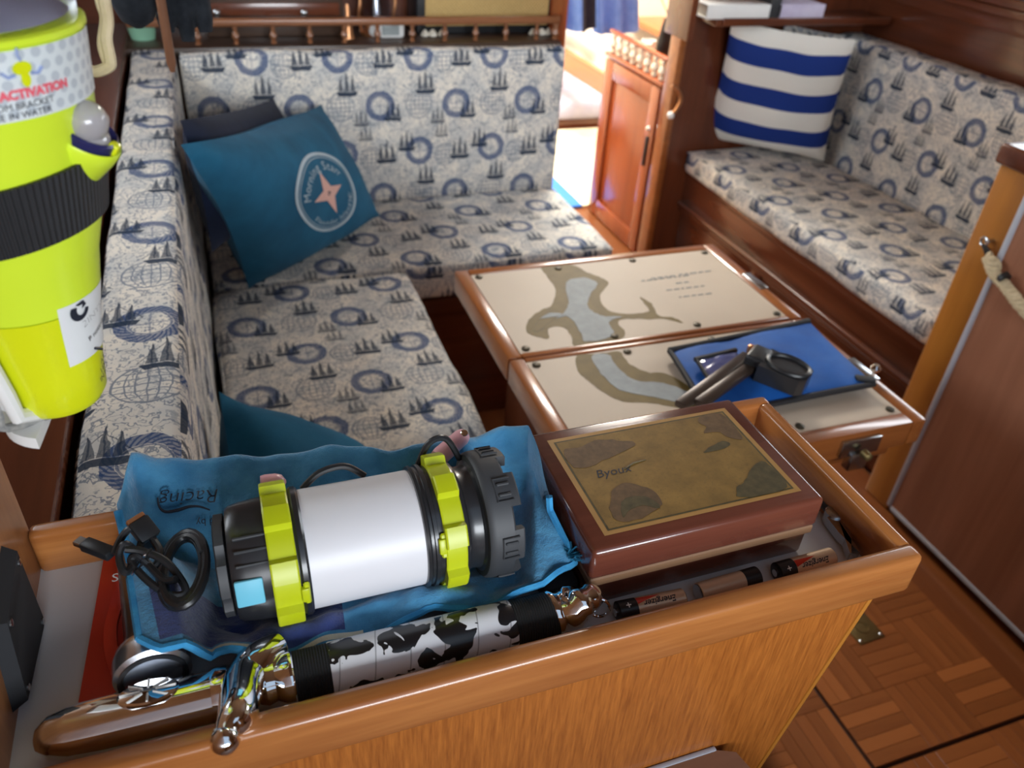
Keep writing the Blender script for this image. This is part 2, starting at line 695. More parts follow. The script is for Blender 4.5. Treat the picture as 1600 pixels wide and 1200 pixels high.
def inst(name, me, parent, world):
    """another piece that shares mesh data, placed by a world matrix"""
    o = bpy.data.objects.new(name, me)
    COL.objects.link(o)
    o.parent = parent
    o.matrix_local = WM[parent].inverted() @ world
    WM[o] = world
    return o


def T(*p): return Matrix.Translation(Vector(p))


def frame(o, x, y=None, z=None):
    """matrix with origin o and given axes"""
    x = Vector(x).normalized()
    if z is not None:
        z = Vector(z)
        y = z.cross(x).normalized()
        z = x.cross(y).normalized()
    else:
        y = Vector(y)
        z = x.cross(y).normalized()
        y = z.cross(x).normalized()
    mm = Matrix.Identity(4)
    for i in range(3):
        mm[i][0], mm[i][1], mm[i][2], mm[i][3] = x[i], y[i], z[i], o[i]
    return mm


def text_mesh(txt, size, fn, b=None, shear=0, align='CENTER', bold=0, cuts=0):
    """flat lettering whose outline points (x, y) are laid on a surface by fn"""
    c = bpy.data.curves.new('lettering', 'FONT')
    c.body, c.size, c.align_x, c.shear, c.offset = txt, size, align, shear, bold
    c.align_y = 'CENTER'
    c.resolution_u = 3
    o = bpy.data.objects.new('lettering', c)
    COL.objects.link(o)
    dg = bpy.context.evaluated_depsgraph_get()
    dg.update()
    e = o.evaluated_get(dg)
    me = e.to_mesh()
    b = b or B()
    b.add([fn(v.co.x, v.co.y) for v in me.vertices], [list(p.vertices) for p in me.polygons])
    e.to_mesh_clear()
    bpy.data.objects.remove(o)
    bpy.data.curves.remove(c)
    return b


def smooth_path(pts, n=6, closed=False):
    """Catmull-Rom through pts"""
    p = [Vector(q) for q in pts]
    out = []
    N = len(p)
    for i in range(N if closed else N - 1):
        a, b_, c, d = (p[(i - 1) % N], p[i], p[(i + 1) % N], p[(i + 2) % N]) if closed else (p[max(i - 1, 0)], p[i], p[i + 1], p[min(i + 2, N - 1)])
        for k in range(n):
            t = k / n
            out.append(.5 * ((2 * b_) + (c - a) * t + (2 * a - 5 * b_ + 4 * c - d) * t * t + (3 * b_ - a - 3 * c + d) * t ** 3))
    if not closed:
        out.append(p[-1])
    return out


def interp(tab, x):
    """piecewise linear look-up"""
    for (x0, y0), (x1, y1) in zip(tab, tab[1:]):
        if x <= x1:
            return y0 + (y1 - y0) * (x - x0) / (x1 - x0)
    return tab[-1][1]


def pillow4(b, TL, TR, BR, BL, t, n=22, pinch=.05, wr=.006, side=1, seed=0, ears=.0):
    """stuffed pillow spanned by its four corners; front side faces (TR-TL)x(BL-TL) * -side"""
    TL, TR, BR, BL = map(Vector, (TL, TR, BR, BL))
    N = (TR - TL).cross(TL - BL).normalized() * side

    def mid(u, v):
        p = TL.lerp(TR, u).lerp(BL.lerp(BR, u), v)
        c = (TL + TR + BR + BL) / 4
        a, q = 2 * u - 1, 2 * v - 1
        k = pinch * ((1 - a * a) * abs(q) ** 3 + (1 - q * q) * abs(a) ** 3)
        return p + (c - p) * k

    def thick(u, v):
        a, q = abs(2 * u - 1), abs(2 * v - 1)
        return t / 2 * (max(0, 1 - a ** 2.6) * max(0, 1 - q ** 2.6)) ** .55

    def fr(u, v):
        p = mid(u, v)
        h = thick(u, v)
        w = noise.noise(Vector((u * 4 + seed, v * 4, seed))) * wr * min(1, h / (t / 2) * 2)
        return p + N * (h + w)

    def bk(u, v):
        p = mid(u, v)
        return p - N * thick(u, v)
    b.grid(fr, n, n, lambda u, v: (u, v), flip=True)
    b.grid(bk, n, n, lambda u, v: (u, v))
    return fr, N


# ------------------------------------------------------------------ the setting
def struct(name, b, mat, parent=None):
    if parent:
        return part(name, b, mat, parent)
    return solo(name, b, mat, kind='structure')


floor = struct('floor', B().box((-.7, -.95, -.05), (2.45, 2.28, -.006)), M['floorbase'])
# parquet: squares of five fingers laid in basket weave, only where the sole shows
strip = B().box((-.01245, -.0628, -.006), (.01245, .0628, .0005), .0006, 1).mesh('parquet_strip')
strip.materials.append(M['parq'])
SQ = .126
x0, y0 = .931, .485
cnt = 0
for i in range(-2, 3):
    for j in range(-2, 4):
        cx, cy = x0 + (i + .5) * SQ - (.004 if i < 0 else -.004), y0 + (j + .5) * SQ - (.004 if j < 0 else -.004)
        if cx + SQ / 2 > 1.315:
            continue
        for k in range(5):
            d = (k - 2) * SQ / 5
            if (i + j) % 2:
                w = T(cx + d, cy, 0)
            else:
                w = T(cx, cy + d, 0) @ Matrix.Rotation(PI / 2, 4, 'Z')
            o = inst('parquet_strip', strip, floor, w)
            cnt += 1
for ya, yb in ((-.9, .2305), (1.0, 2.2)):
    part('sole_plank', B().box((.665, ya, -.006), (1.30, yb, .0), .002, 1), M['plank'], floor)
for ya, yb in ((-.9, .481), (.489, 2.2)):
    part('border_plank', B().box((1.303, ya, -.006), (1.47, yb, .0003), .002, 1), M['plank'], floor)
part('sole_plank', B().box((-.2, -.9, -.006), (.66, 2.2, 0), .002, 1), M['plank'], floor)
pl = thing('deck_plate', 'square brass lift plate with corner screws set in parquet sole', 'floor plate', (1.115, .745, 0))
pm = frame((1.115, .747, 0), (1, .04, 0), z=(0, 0, 1))
part('plate', B().box((-.033, -.034, -.001), (.033, .034, .003), .002, 2, pm), M['brass'], pl)
part('lift_ring', B().tube([pm @ Vector((.014 * math.cos(a * PI / 8), .014 * math.sin(a * PI / 8), .0032)) for a in range(16)], .0016, 6, True), M['brass'], pl)
for sx in (-1, 1):
    for sy in (-1, 1):
        part('screw', B().lathe([(.0036, 0), (.0036, .0035), (.002, .0045)], 12, pm @ T(sx * .026, sy * .027, 0)), M['steel'], pl)

FZ = .08
struct('floor_forward', B().box((.6, 2.28, -.05), (2.6, 4.3, FZ)), M['plank'])
struct('ceiling', B().box((-.75, -.2, 1.95), (2.6, 2.6, 2.0)).box((-.75, -.95, 1.95), (-.25, -.2, 2.0)).box((.95, -.95, 1.95), (2.6, -.2, 2.0)).box((-.75, 3.5, 1.95), (2.6, 4.35, 2.0)).box((-.75, 2.6, 1.95), (.85, 3.5, 2.0)).box((1.75, 2.6, 1.95), (2.6, 3.5, 2.0)), M['ceil'])
struct('wall_left', B().box((-.19, -.95, 0), (-.156, .457, 1.95)), M['bulk'])
struct('wall_port_lower', B().box((-.20, .457, 0), (-.172, 2.33, .86)), M['mahogz'])
struct('trim_1', B().box((-.62, .457, .845), (-.165, 2.33, .865), .004), M['mahogy'])


def window_wall(name, xa, xb, ya, yb, za, zb, wy0, wy1, wz0, wz1, mat):
    b = B().box((xa, ya, za), (xb, yb, wz0)).box((xa, ya, wz1), (xb, yb, zb)).box((xa, ya, wz0), (xb, wy0, wz1)).box((xa, wy1, wz0), (xb, yb, wz1))
    return struct(name, b, mat)


window_wall('wall_port', -.66, -.60, .457, 2.4, .8, 1.95, .7, 2.0, 1.28, 1.62, M['cream'])
window_wall('wall_right', 2.40, 2.46, .2, 2.4, .9, 1.95, .8, 2.1, 1.28, 1.62, M['cream'])
for k, (xa, ya, yb) in enumerate(((-.63, .7, 2.0), (2.43, .8, 2.1))):
    f = struct('window_%d' % (k + 1), B().box((xa - .04, ya, 1.28), (xa + .04, yb, 1.31), .004).box((xa - .04, ya, 1.59), (xa + .04, yb, 1.62), .004).box((xa - .04, ya, 1.31), (xa + .04, ya + .03, 1.59), .004).box((xa - .04, yb - .03, 1.31), (xa + .04, yb, 1.59), .004), M['mahogy'])
    part('window_pane', B().box((xa - .028, ya + .02, 1.30), (xa - .022, yb - .02, 1.60)), M['pane'], f)
struct('wall_port_aft', B().box((-.66, .43, .8), (-.19, .457, 1.95)), M['mahog'])
struct('wall_back', B().box((-.75, -.95, 0), (2.5, -.9, 1.05)).box((-.75, -.95, 1.05), (-.25, -.9, 1.95)).box((.95, -.95, 1.05), (2.5, -.9, 1.95)), M['bulk'])
struct('wall_right_aft', B().box((2.30, -.95, 0), (2.36, .2, 1.95)).box((2.3, .17, 0), (2.46, .2, 1.95)), M['bulk'])
# forward bulkhead with its passage
struct('wall_forward_left', B().box((-.66, 2.33, 0), (.93, 2.36, 1.95)), M['mahog'])
struct('wall_forward_right', B().box((1.356, 2.25, 0), (2.46, 2.28, 1.95)), M['mahogz'])
struct('trim_2', B().box((1.350, 2.238, 0), (1.374, 2.30, 1.95), .005), M['tablew'])
struct('trim_5', B().box((.93, 2.262, 0), (1.33, 2.282, .083), .003), M['mahog'])
struct('trim_3', B().box((.905, 2.30, 0), (.935, 2.38, 1.95), .006), M['redwood'])
struct('wall_forward', B().box((.6, 4.3, 0), (2.6, 4.35, 1.95)), M['cream'])
struct('wall_forward_port', B().box((.62, 2.36, 0), (.66, 4.3, 1.95)), M['cream'])
struct('wall_forward_starboard', B().box((2.46, 2.28, 0), (2.52, 4.3, 1.95)), M['cream'])

# ------------------------------------------------------------------ settees and cushions
def cushion(name, lo, hi, label, cat='cushion', bev=.022, top_dx=0, wob=.006, seed=0, piping=True, axis='z'):
    """upholstered slab, softened and slightly uneven; top_dx leans the upper edge along x"""
    b = B()
    bm = bmesh.new()
    bmesh.ops.create_cube(bm, size=1)
    lo, hi = Vector(lo), Vector(hi)
    for q in bm.verts:
        q.co = Vector(((lo[i] + hi[i]) / 2 + q.co[i] * (hi[i] - lo[i]) for i in range(3)))
    bmesh.ops.bevel(bm, geom=bm.edges[:], offset=bev, segments=4, profile=.5, affect='EDGES')
    bmesh.ops.triangulate(bm, faces=[f for f in bm.faces if len(f.verts) > 4])
    long = [e for e in bm.edges if e.calc_length() > .09]
    while long:
        bmesh.ops.subdivide_edges(bm, edges=long, cuts=1, use_grid_fill=True)
        long = [e for e in bm.edges if e.calc_length() > .09][:4000]
        if len(bm.verts) > 9000:
            break
    bm.normal_update()
    for q in bm.verts:
        n = noise.noise(q.co * 7 + Vector((seed, 0, 0))) * wob
        q.co += q.normal * n
        if top_dx:
            q.co.x += top_dx * (q.co.z - lo.z) / (hi.z - lo.z)
    bm.verts.index_update()
    b.add([q.co.copy() for q in bm.verts], [[q.index for q in f.verts] for f in bm.faces])
    bm.free()
    r = thing(name, label, cat, ((lo.x + hi.x) / 2, (lo.y + hi.y) / 2, lo.z))
    part('cover', b, M['toile'], r, angle=60)
    if piping:
        z = hi.z - bev * .45
        i = bev * .3
        k = top_dx * (z - lo.z) / (hi.z - lo.z)
        part('piping', B().tube([(lo.x + i + k, lo.y + i, z), (hi.x - i + k, lo.y + i, z), (hi.x - i + k, hi.y - i, z), (lo.x + i + k, hi.y - i, z)], .0025, 6, True), M['toile'], r)
    return r


SZ = .48      # top of the seat cushions
st = thing('settee_base', 'dark mahogany base of the settee along the port side', 'bench', (.08, 1.1, 0))
part('front_board', B().box((.325, .50, 0), (.345, 1.64, .375), .003), M['mahogy'], st)
part('seat_board', B().box((-.168, .50, .355), (.325, 1.645, .375)), M['mahogy'], st)
part('end_board', B().box((-.168, .50, 0), (.325, .52, .355)), M['mahogz'], st)
part('toe_rail', B().box((.345, .50, .33), (.357, 1.62, .372), .003), M['mahogy'], st)
st = thing('settee_base', 'dark mahogany base of the settee across the forward bulkhead', 'bench', (.4, 1.9, 0))
part('front_board', B().box((.35, 1.66, 0), (.88, 1.68, .375), .003), M['mahog'], st)
part('seat_board', B().box((-.168, 1.65, .355), (.88, 2.3, .375)), M['mahog'], st)
part('end_board', B().box((.88, 1.66, 0), (.90, 2.32, .375), .003), M['mahogz'], st)
part('toe_rail', B().box((.36, 1.648, .33), (.9, 1.66, .372), .003), M['mahog'], st)
st = thing('settee_base', 'long mahogany base with moulded rail under the starboard settee', 'bench', (1.7, 1.7, 0))
part('front_board', B().box((1.462, 1.118, .30), (1.482, 2.25, .405), .003), M['mahogy'], st)
part('lower_board', B().box((1.475, 1.118, 0), (1.495, 1.76, .30), .003), M['mahogy'], st)
part('locker_door', B().box((1.470, 1.80, .03), (1.495, 2.25, .30), .004), M['mahogy'], st)
part('door_jamb', B().box((1.462, 1.76, 0), (1.495, 1.80, .30), .003), M['mahogz'], st)
part('moulding', B().box((1.448, 1.118, .285), (1.475, 2.25, .305), .006, 3).box((1.456, 1.118, .270), (1.475, 2.25, .284), .004, 2), M['mahogy'], st)
part('seat_board', B().box((1.46, 1.118, .385), (2.0, 2.25, .405), .003), M['mahogy'], st)

cushion('seat_cushion', (-.06, .525, .378), (.365, 1.622, SZ), 'printed seat cushion running along the port backrest under a teal pillow', seed=1)
cushion('seat_cushion', (-.06, 1.632, .378), (.90, 2.048, SZ - .004), 'printed seat cushion across the forward bulkhead beside the passage', seed=2)
cushion('seat_cushion', (1.44, 1.120, .408), (1.873, 2.244, SZ + .004), 'printed seat cushion on starboard settee below the striped pillow', seed=3)
cushion('back_cushion', (-.158, .50, .378), (-.068, 2.096, .855), 'tall printed back cushion leaning along the port side', top_dx=.0, seed=4, bev=.016)
cushion('back_cushion', (-.06, 2.052, .378), (.90, 2.097, .853), 'wide printed back cushion under the turned gallery shelf', seed=5, bev=.014)
cushion('back_cushion', (1.878, 1.120, .41), (1.968, 2.236, .842), 'printed back cushion behind the striped pillow on starboard settee', top_dx=.042, seed=6, bev=.02)

# side wall and shelf lip behind the starboard back cushion
struct('wall_starboard_lower', B().box((2.02, 1.10, 0), (2.045, 2.25, .985)), M['mahogy'])
struct('trim_4', B().box((2.012, 1.10, .945), (2.022, 2.25, .985), .003).box((1.99, 1.10, .985), (2.40, 2.25, 1.005), .004).box((1.992, 1.1, 1.005), (2.006, 2.25, 1.03), .005, 3), M['mahogy'])

# pillows ------------------------------------------------------------
pw = thing('throw_pillow', 'large teal pillow with round star emblem leaning in the settee corner', 'pillow', onz(480, 400, SZ))
b = B()
fr, N = pillow4(b, onx(282, 226, -.052), ony(502, 163, 2.03), onz(594, 337, .50), onz(388, 452, .495), .15, 26, .085, .005, 1, 3)
part('cover', b, M['tealcloth'], pw, angle=60)
b = B()


def emb(x, y):      # emblem plane: centre u,v on the pillow, radius in pillow units
    return fr(.49 + x, .455 + y) + N * .0015


AS = .80            # x unit vs y unit on the pillow face


def ringmesh(b, r0, r1, fn, n=48):
    vs, fs = [], []
    for i in range(n):
        a = 2 * PI * i / n
        vs += [fn(r0 * math.cos(a), r0 * math.sin(a)), fn(r1 * math.cos(a), r1 * math.sin(a))]
    for i in range(n):
        j = (i + 1) % n
        fs.append((2 * i, 2 * i + 1, 2 * j + 1, 2 * j))
    b.add(vs, fs)
    return b


def P2(x, y): return emb(x * AS, -y)


ringmesh(b, .262, .284, P2)
ringmesh(b, .246, .251, P2)
part('emblem_ring', b, M['embroider'], pw)


def arc_text(b, txt, R, size, mid, fn, inside=False):
    """letters set one by one round a circle"""
    wid = {'M': .86, 'm': .85, 'i': .27, 'r': .38, 't': .36, ' ': .32, 'I': .3, 'l': .27, 'f': .33, 'g': .55, 's': .5}
    tot = sum(wid.get(c, .58) for c in txt) * size
    ang = mid + (tot / 2 / R if not inside else -tot / 2 / R)
    for c in txt:
        w = wid.get(c, .58) * size
        a = ang - w / 2 / R if not inside else ang + w / 2 / R
        if c != ' ':
            def place(x, y, a=a):
                if not inside:
                    rx, ry = x * math.sin(a) + y * math.cos(a), -x * math.cos(a) + y * math.sin(a)
                else:
                    rx, ry = -x * math.sin(a) - y * math.cos(a), x * math.cos(a) - y * math.sin(a)
                return fn(R * math.cos(a) + rx, R * math.sin(a) + ry)
            text_mesh(c, size, place, b)
        ang += -w / R if not inside else w / R
    return b


b = arc_text(B(), 'Morning Starr', .190, .080, PI * .56, P2)
part('emblem_name', b, M['embroider'], pw)
b = arc_text(B(), 'Flounder Island NC', .215, .054, -PI * .47, P2, True)
part('emblem_motto', b, M['embroider'], pw)
b = B()
for k in range(4):
    a = PI / 2 * k + .06
    L = .165 if k % 2 else .145
    for s in (-1, 1):
        tip = (L * math.cos(a), L * math.sin(a))
        sd = (.055 * math.cos(a + s * PI / 4), .055 * math.sin(a + s * PI / 4))
        b.add([P2(.0, .0), P2(*tip), P2(*sd)], [(0, 1, 2)])
part('emblem_star', b, M['starpink'], pw)
part('emblem_centre', ringmesh(B(), .001, .016, P2, 16), M['ink'], pw)

b = B()
pillow4(b, onx(281, 188, -.05), ony(428, 154, 2.035), ony(470, 262, 2.02) + Vector((0, -.01, -.05)), onx(320, 330, -.04) + Vector((0, 0, -.08)), .10, 20, .05, .006, 1, 9)
solo('throw_pillow', b, M['navycloth'], 'dark navy pillow tucked behind the teal emblem pillow', 'pillow', angle=60)
b = B()
p1 = onx(342, 612, -.045)
pillow4(b, p1, onz(562, 706, .54), onz(620, 840, .50), Vector((-.05, .56, .56)), .15, 20, .05, .008, 1, 5)
solo('throw_pillow', b, M['tealcloth'], 'plain teal pillow on the port seat cushion behind the towel', 'pillow', angle=60)
b = B()
pillow4(b, ony(1144, 30, 2.17), ony(1338, 62, 2.02), onz(1287, 252, .495), onz(1098, 216, .495), .12, 22, .05, .008, 1, 7)
solo('throw_pillow', b, M['navystripe'], 'square pillow with broad blue and white stripes on starboard settee', 'pillow', angle=60)
b = B()
pillow4(b, ony(1225, 36, 2.225), ony(1345, 58, 2.20), ony(1320, 200, 2.21), ony(1215, 190, 2.215), .035, 14, .04, .002, 1, 8)
solo('throw_pillow', b, M['toile'], 'small printed pillow showing its top edge behind the striped pillow', 'pillow', angle=60)
b = B()
pillow4(b, onx(1545, 345, 1.83), onx(1600, 360, 1.83), onx(1580, 420, 1.80), onx(1525, 405, 1.80), .05, 12, .04, .002, 1, 2)
solo('folded_cloth', b, M['navycloth'], 'navy cloth bundle at the aft end of starboard seat', 'cloth', angle=60)

# ------------------------------------------------------------------ saloon table
TZ = .68
tb = thing('saloon_table', 'folding mahogany saloon table with two chart-inlaid leaves', 'table', (.617, .93, 0))
part('pedestal', B().box((.44, .70, 0), (.80, 1.14, .60), .004), M['mahogz'], tb)
part('apron', B().box((.385, .660, .60), (.862, 1.185, .638), .004), M['tablew'], tb)
screw = B().lathe([(.0062, 0), (.0062, .0022), (.004, .0032)], 14).mesh('screw')
screw.materials.append(plain('tarnished_screw', (.06, .048, .03), .45, .6, var=.3))
X0, X1 = .357, .880
for name, ya, yb in (('leaf', .926, 1.215), ('leaf', .635, .922)):
    lf = part(name, B().box((X0 + .004, ya + .004, TZ - .042), (X1 - .004, yb - .004, TZ - .006)), M['tablew'], tb)
    part('side_rail', B().box((X0, ya, TZ - .042), (X0 + .024, yb, TZ), .004), M['tablewy'], lf)
    part('side_rail', B().box((X1 - .024, ya, TZ - .042), (X1, yb, TZ), .004), M['tablewy'], lf)
    e0, e1 = (.010, .020) if ya > .9 else (.024, .010)
    part('end_rail', B().box((X0 + .024, ya, TZ - .042), (X1 - .024, ya + e0, TZ), .003), M['tablew'], lf)
    part('end_rail', B().box((X0 + .024, yb - e1, TZ - .042), (X1 - .024, yb, TZ), .003), M['tablew'], lf)
    part('chart_sheet', B().box((X0 + .0242, ya + e0 + .0002, TZ - .006), (X1 - .0242, yb - e1 - .0002, TZ - .002)), M['chart'], lf, 'cream paper chart under clear cover')
    for sx in (0, .33, .66, 1):
        for sy in (0, 1):
            inst('screw', screw, lf, T(X0 + .036 + sx * (X1 - X0 - .072), ya + e0 + .011 + sy * (yb - ya - e0 - e1 - .022), TZ - .0022))
    part('hinge', B().box((X1 - .016, ya + .10, TZ - .001), (X1 + .001, ya + .16, TZ + .0018), .0008), M['steel'], lf)


def zp(u, v): return (700 + u * .4875, 360 + v * .4875)


def decal(pts, z, h=.0004):
    return B().prism([onz(*zp(*p), z) for p in pts][::-1], (0, 0, h))


def rough_poly(pts, amp=2.2, n=5, seed=0):
    out = smooth_path([(x, y, 0) for x, y in pts], n, True)
    return [(p.x + noise.noise(Vector((p.x * .09, p.y * .09, seed))) * amp * 2, p.y + noise.noise(Vector((p.y * .09, p.x * .09, seed + 5))) * amp) for p in out]


def clean(b):
    """re-fill a prism's caps so that concave outlines come out right"""
    from mathutils.geometry import tessellate_polygon
    n = len(b.v) // 2
    lo, hi = b.v[:n], b.v[n:]
    tri = [list(t) for t in tessellate_polygon([[Vector((q.x, q.y, 0)) for q in lo]])]
    fs = []
    for t in tri:
        k = (lo[t[1]].xy - lo[t[0]].xy).cross(lo[t[2]].xy - lo[t[0]].xy)
        up = hi[0].z > lo[0].z
        c = t if (k > 0) == up else t[::-1]
        fs += [[q + n for q in c], c[::-1]]
    fs += [(i, (i + 1) % n, n + (i + 1) % n, n + i) for i in range(n)]
    return B().add(b.v, fs)


up_out = [(300, 112), (320, 150), (345, 190), (332, 240), (300, 255), (258, 288), (250, 322), (276, 338), (322, 346), (318, 322), (335, 309), (372, 312), (396, 340), (408, 374), (480, 362), (556, 346), (566, 325), (546, 300), (562, 284), (640, 284), (690, 284), (752, 297), (720, 279), (676, 274), (652, 236), (616, 215), (640, 248), (638, 262), (562, 268), (505, 250), (487, 210), (513, 172), (500, 156), (445, 135), (400, 112)]
up_in = [(380, 168), (425, 152), (470, 162), (474, 182), (452, 215), (450, 248), (488, 272), (520, 276), (556, 276), (514, 294), (532, 328), (505, 346), (440, 356), (424, 330), (396, 285), (346, 264), (302, 277), (274, 318), (296, 322), (330, 290), (368, 268), (385, 230)]
lo_out = [(412, 402), (416, 450), (450, 482), (500, 520), (560, 548), (640, 552), (720, 566), (790, 580), (820, 560), (778, 505), (700, 460), (640, 455), (585, 430), (562, 404), (545, 388), (480, 396)]
lo_in = [(462, 404), (492, 460), (550, 510), (640, 530), (740, 552), (790, 560), (776, 522), (690, 490), (600, 480), (545, 440), (512, 398)]
leaves = [o for o in tb.children if o.name.startswith('leaf')]
sheets = [[c for c in l.children if c.name.startswith('chart_sheet')][0] for l in leaves]
for sh, a, c, sd in ((leaves[0], up_out, up_in, 1), (leaves[1], lo_out, lo_in, 2)):
    part('printed_shoal', clean(decal(rough_poly(a, 2, 5, sd), TZ - .0019)), M['shoal'], sh, 'ochre shoal print of the river')
    part('printed_water', clean(decal(rough_poly(c, 3, 5, sd + 7), TZ - .0014)), M['water'], sh, 'grey blue water print of the river')
b = B()
rl = random.Random(3)
for k, (xa, ya, L) in enumerate(((620, 160, 150), (740, 140, 90), (650, 152, 80), (730, 168, 40), (700, 190, 120), (740, 212, 100))):
    x = xa
    while x < xa + L:
        w = rl.uniform(8, 22)
        b.add([onz(*zp(x, ya - (x - xa) * .12), TZ - .0015), onz(*zp(x + w, ya - (x + w - xa) * .12), TZ - .0015), onz(*zp(x + w, ya + 4 - (x + w - xa) * .12), TZ - .0015), onz(*zp(x, ya + 4 - (x - xa) * .12), TZ - .0015)], [(3, 2, 1, 0)])
        x += w + 6
part('printed_notes', b, M['inkgrey'], leaves[0], kind='stuff')
lt = part('latch', B().box((.735, .628, .645), (.80, .637, .672), .002).box((.752, .622, .622), (.782, .638, .650), .003), M['steel'], tb)
part('latch_pin', B().lathe([(.006, 0), (.006, .012), (.003, .014)], 12, frame((.767, .622, .655), (1, 0, 0), z=(0, -1, 0))), M['brass'], lt)
part('knob', B().lathe([(.003, 0), (.003, .012), (.007, .015), (.008, .02), (.004, .025)], 14, T(.872, .742, TZ - .002)), M['chrome'], tb)

# blue zip pouch and what lies on it
bp = thing('zip_pouch', 'flat royal blue nylon pouch with black zip edging on the chart table', 'pouch', onz(1200, 575, TZ))
b = B()
c4 = [onz(1046, 548, TZ + .012), onz(1264, 502, TZ + .012), onz(1366, 600, TZ + .012), onz(1108, 652, TZ + .012)]
frp, Np = pillow4(b, *c4, .020, 18, .015, .006, 1, 4)
part('body', b, M['bluebag'], bp, angle=60)
part('zip', B().tube([frp(u / 12, 0) for u in range(13)], .0055, 8), M['blackzip'], bp)
part('edging', B().tube([frp(0, u / 12) for u in range(13)], .0042, 8).tube([frp(u / 12, 1) for u in range(13)], .0045, 8), M['blackzip'], bp)
part('zip_pull', B().box((-.014, -.006, -.003), (.014, .006, .003), .002, 2, frame(onz(1352, 592, TZ + .016), (1, -.5, 0), z=(0, 0, 1))), M['blackzip'], bp)
pk = thing('foil_packet', 'small clear packet with dark seal on the blue pouch', 'packet', onz(1125, 570, TZ + .024))
b = B()
pillow4(b, onz(1088, 562, TZ + .03), onz(1150, 548, TZ + .03), onz(1163, 572, TZ + .03), onz(1106, 590, TZ + .03), .007, 12, .01, .002)
part('film', b, plain('packet_film', (.10, .12, .28), .12, 0, 1, .3, 60), pk)
part('seal', B().tube([onz(1086, 562, TZ + .031), onz(1150, 547, TZ + .031)], .004, 6).tube([onz(1088, 562, TZ + .031), onz(1106, 591, TZ + .031)], .003, 6), M['black'], pk)
tl = thing('folding_tool', 'dark folding tool with twin bars and glossy black head on blue pouch', 'tool', onz(1150, 590, TZ + .02))
for k, (a, c) in enumerate((((1062, 634), (1168, 556)), ((1092, 632), (1192, 560)))):
    A, D = onz(*a, TZ + .034), onz(*c, TZ + .036)
    part('bar', B().box((0, -.0085, -.005), ((D - A).length, .0085, .005), .002, 2, frame(A, D - A, z=(0, 0, 1))), plain('tool_bar_%d' % k, (.05, .034, .026), .3, .4), tl)
A = onz(1180, 562, TZ + .04)
D = onz(1250, 592, TZ + .036)
fm = frame(A, D - A, z=(0, 0, 1))
part('hinge_block', B().box((-.012, -.02, -.012), (.018, .022, .014), .005, 3, fm), M['black'], tl)
hd = [(.012, -.03), (.07, -.026), (.078, -.016), (.078, .014), (.07, .022), (.012, .026)]
part('head', B().prism([fm @ Vector((x, y, -.014)) for x, y in hd], fm.to_3x3() @ Vector((0, 0, .026))), M['lantblack'], tl)
part('head_ring', B().tube([fm @ Vector((.046 + .03 * math.cos(a * PI / 12), .022 * math.sin(a * PI / 12), .013)) for a in range(24)], .0035, 8, True), M['black'], tl)
part('pin', B().lathe([(.006, 0), (.006, .012), (.003, .014)], 12, T(*onz(1172, 552, TZ + .034))), M['copper'], tl)

# ------------------------------------------------------------------ gallery shelf across the forward bulkhead
gs = thing('gallery_shelf', 'dark shelf with turned spindle gallery above the forward back cushion', 'shelf', (.4, 2.2, .85))
part('board', B().box((-.66, 2.10, .838), (.905, 2.33, .856), .003), M['darkshelf'], gs)
part('rail', B().box((-.16, 2.118, .896), (.905, 2.142, .914), .005, 3), M['brownrail'], gs)
sp = B().lathe([(.006, 0), (.007, .004), (.004, .008), (.009, .017), (.0075, .024), (.004, .03), (.006, .036), (.005, .042)], 14).mesh('spindle')
sp.materials.append(M['brownrail'])
for u in (308, 368, 427, 484, 538, 590, 644, 695, 743, 790, 838, 880):
    p = ony(u, 55, 2.13)
    inst('spindle', sp, gs, T(min(p.x, .893), 2.13, .8555))
part('end_post', B().lathe([(.007, 0), (.01, .004), (.007, .01), (.011, .02), (.007, .035), (.009, .045), (.007, .06), (.012, .066)], 16, T(.897, 2.13, .85)), M['brownrail'], gs)
struct('trim_6', B().box((.905, 2.10, .80), (.915, 2.33, 1.15), .003), M['redwood'])

cb = thing('wooden_case', 'long dark wooden case with two small knobs on gallery shelf', 'case', (.2, 2.25, .856))
xa, xb = ony(318, 10, 2.20).x, ony(536, 10, 2.20).x
part('body', B().box((xa, 2.20, .856), (xb, 2.31, 1.06), .004), M['darkshelf'], cb)
part('lid_strip', B().box((xa + .01, 2.194, .905), (xb - .01, 2.204, .935), .003), M['mahog'], cb)
for u in (338, 474):
    part('knob', B().lathe([(.004, 0), (.004, .008), (.009, .012), (.008, .018), (.003, .021)], 14, frame(ony(u, 18, 2.196), (1, 0, 0), z=(0, -1, 0))), M['steel'], cb)
ln = thing('ship_lamp', 'small glass ship lamp in twisted copper frame on gallery shelf', 'lamp', ony(588, 40, 2.22))
lx = ony(588, 20, 2.22).x
part('base', B().lathe([(.045, 0), (.047, .008), (.035, .014), (.03, .03)], 24, T(lx, 2.22, .856)), M['copper'], ln)
part('globe', B().lathe([(.026, .03), (.034, .05), (.036, .075), (.03, .10), (.022, .12)], 24, T(lx, 2.22, .856), cap=False), M['clear'], ln)
part('burner', B().lathe([(.012, .03), (.012, .06), (.007, .085)], 16, T(lx, 2.22, .856)), M['steel'], ln)
for s in (-1, 1):
    part('frame_bar', B().tube([(lx + s * .045 + .003 * math.cos(k), 2.21 + .003 * math.sin(k), .862 + k * .012) for k in range(14)], .004, 6), M['copper'], ln)
part('cap', B().lathe([(.04, .15), (.045, .155), (.02, .18)], 20, T(lx, 2.22, .856)), M['copper'], ln)
ck = thing('travel_clock', 'small white clock with grey screen between gallery spindles', 'clock', ony(612, 60, 2.165))
cx = ony(612, 60, 2.165).x
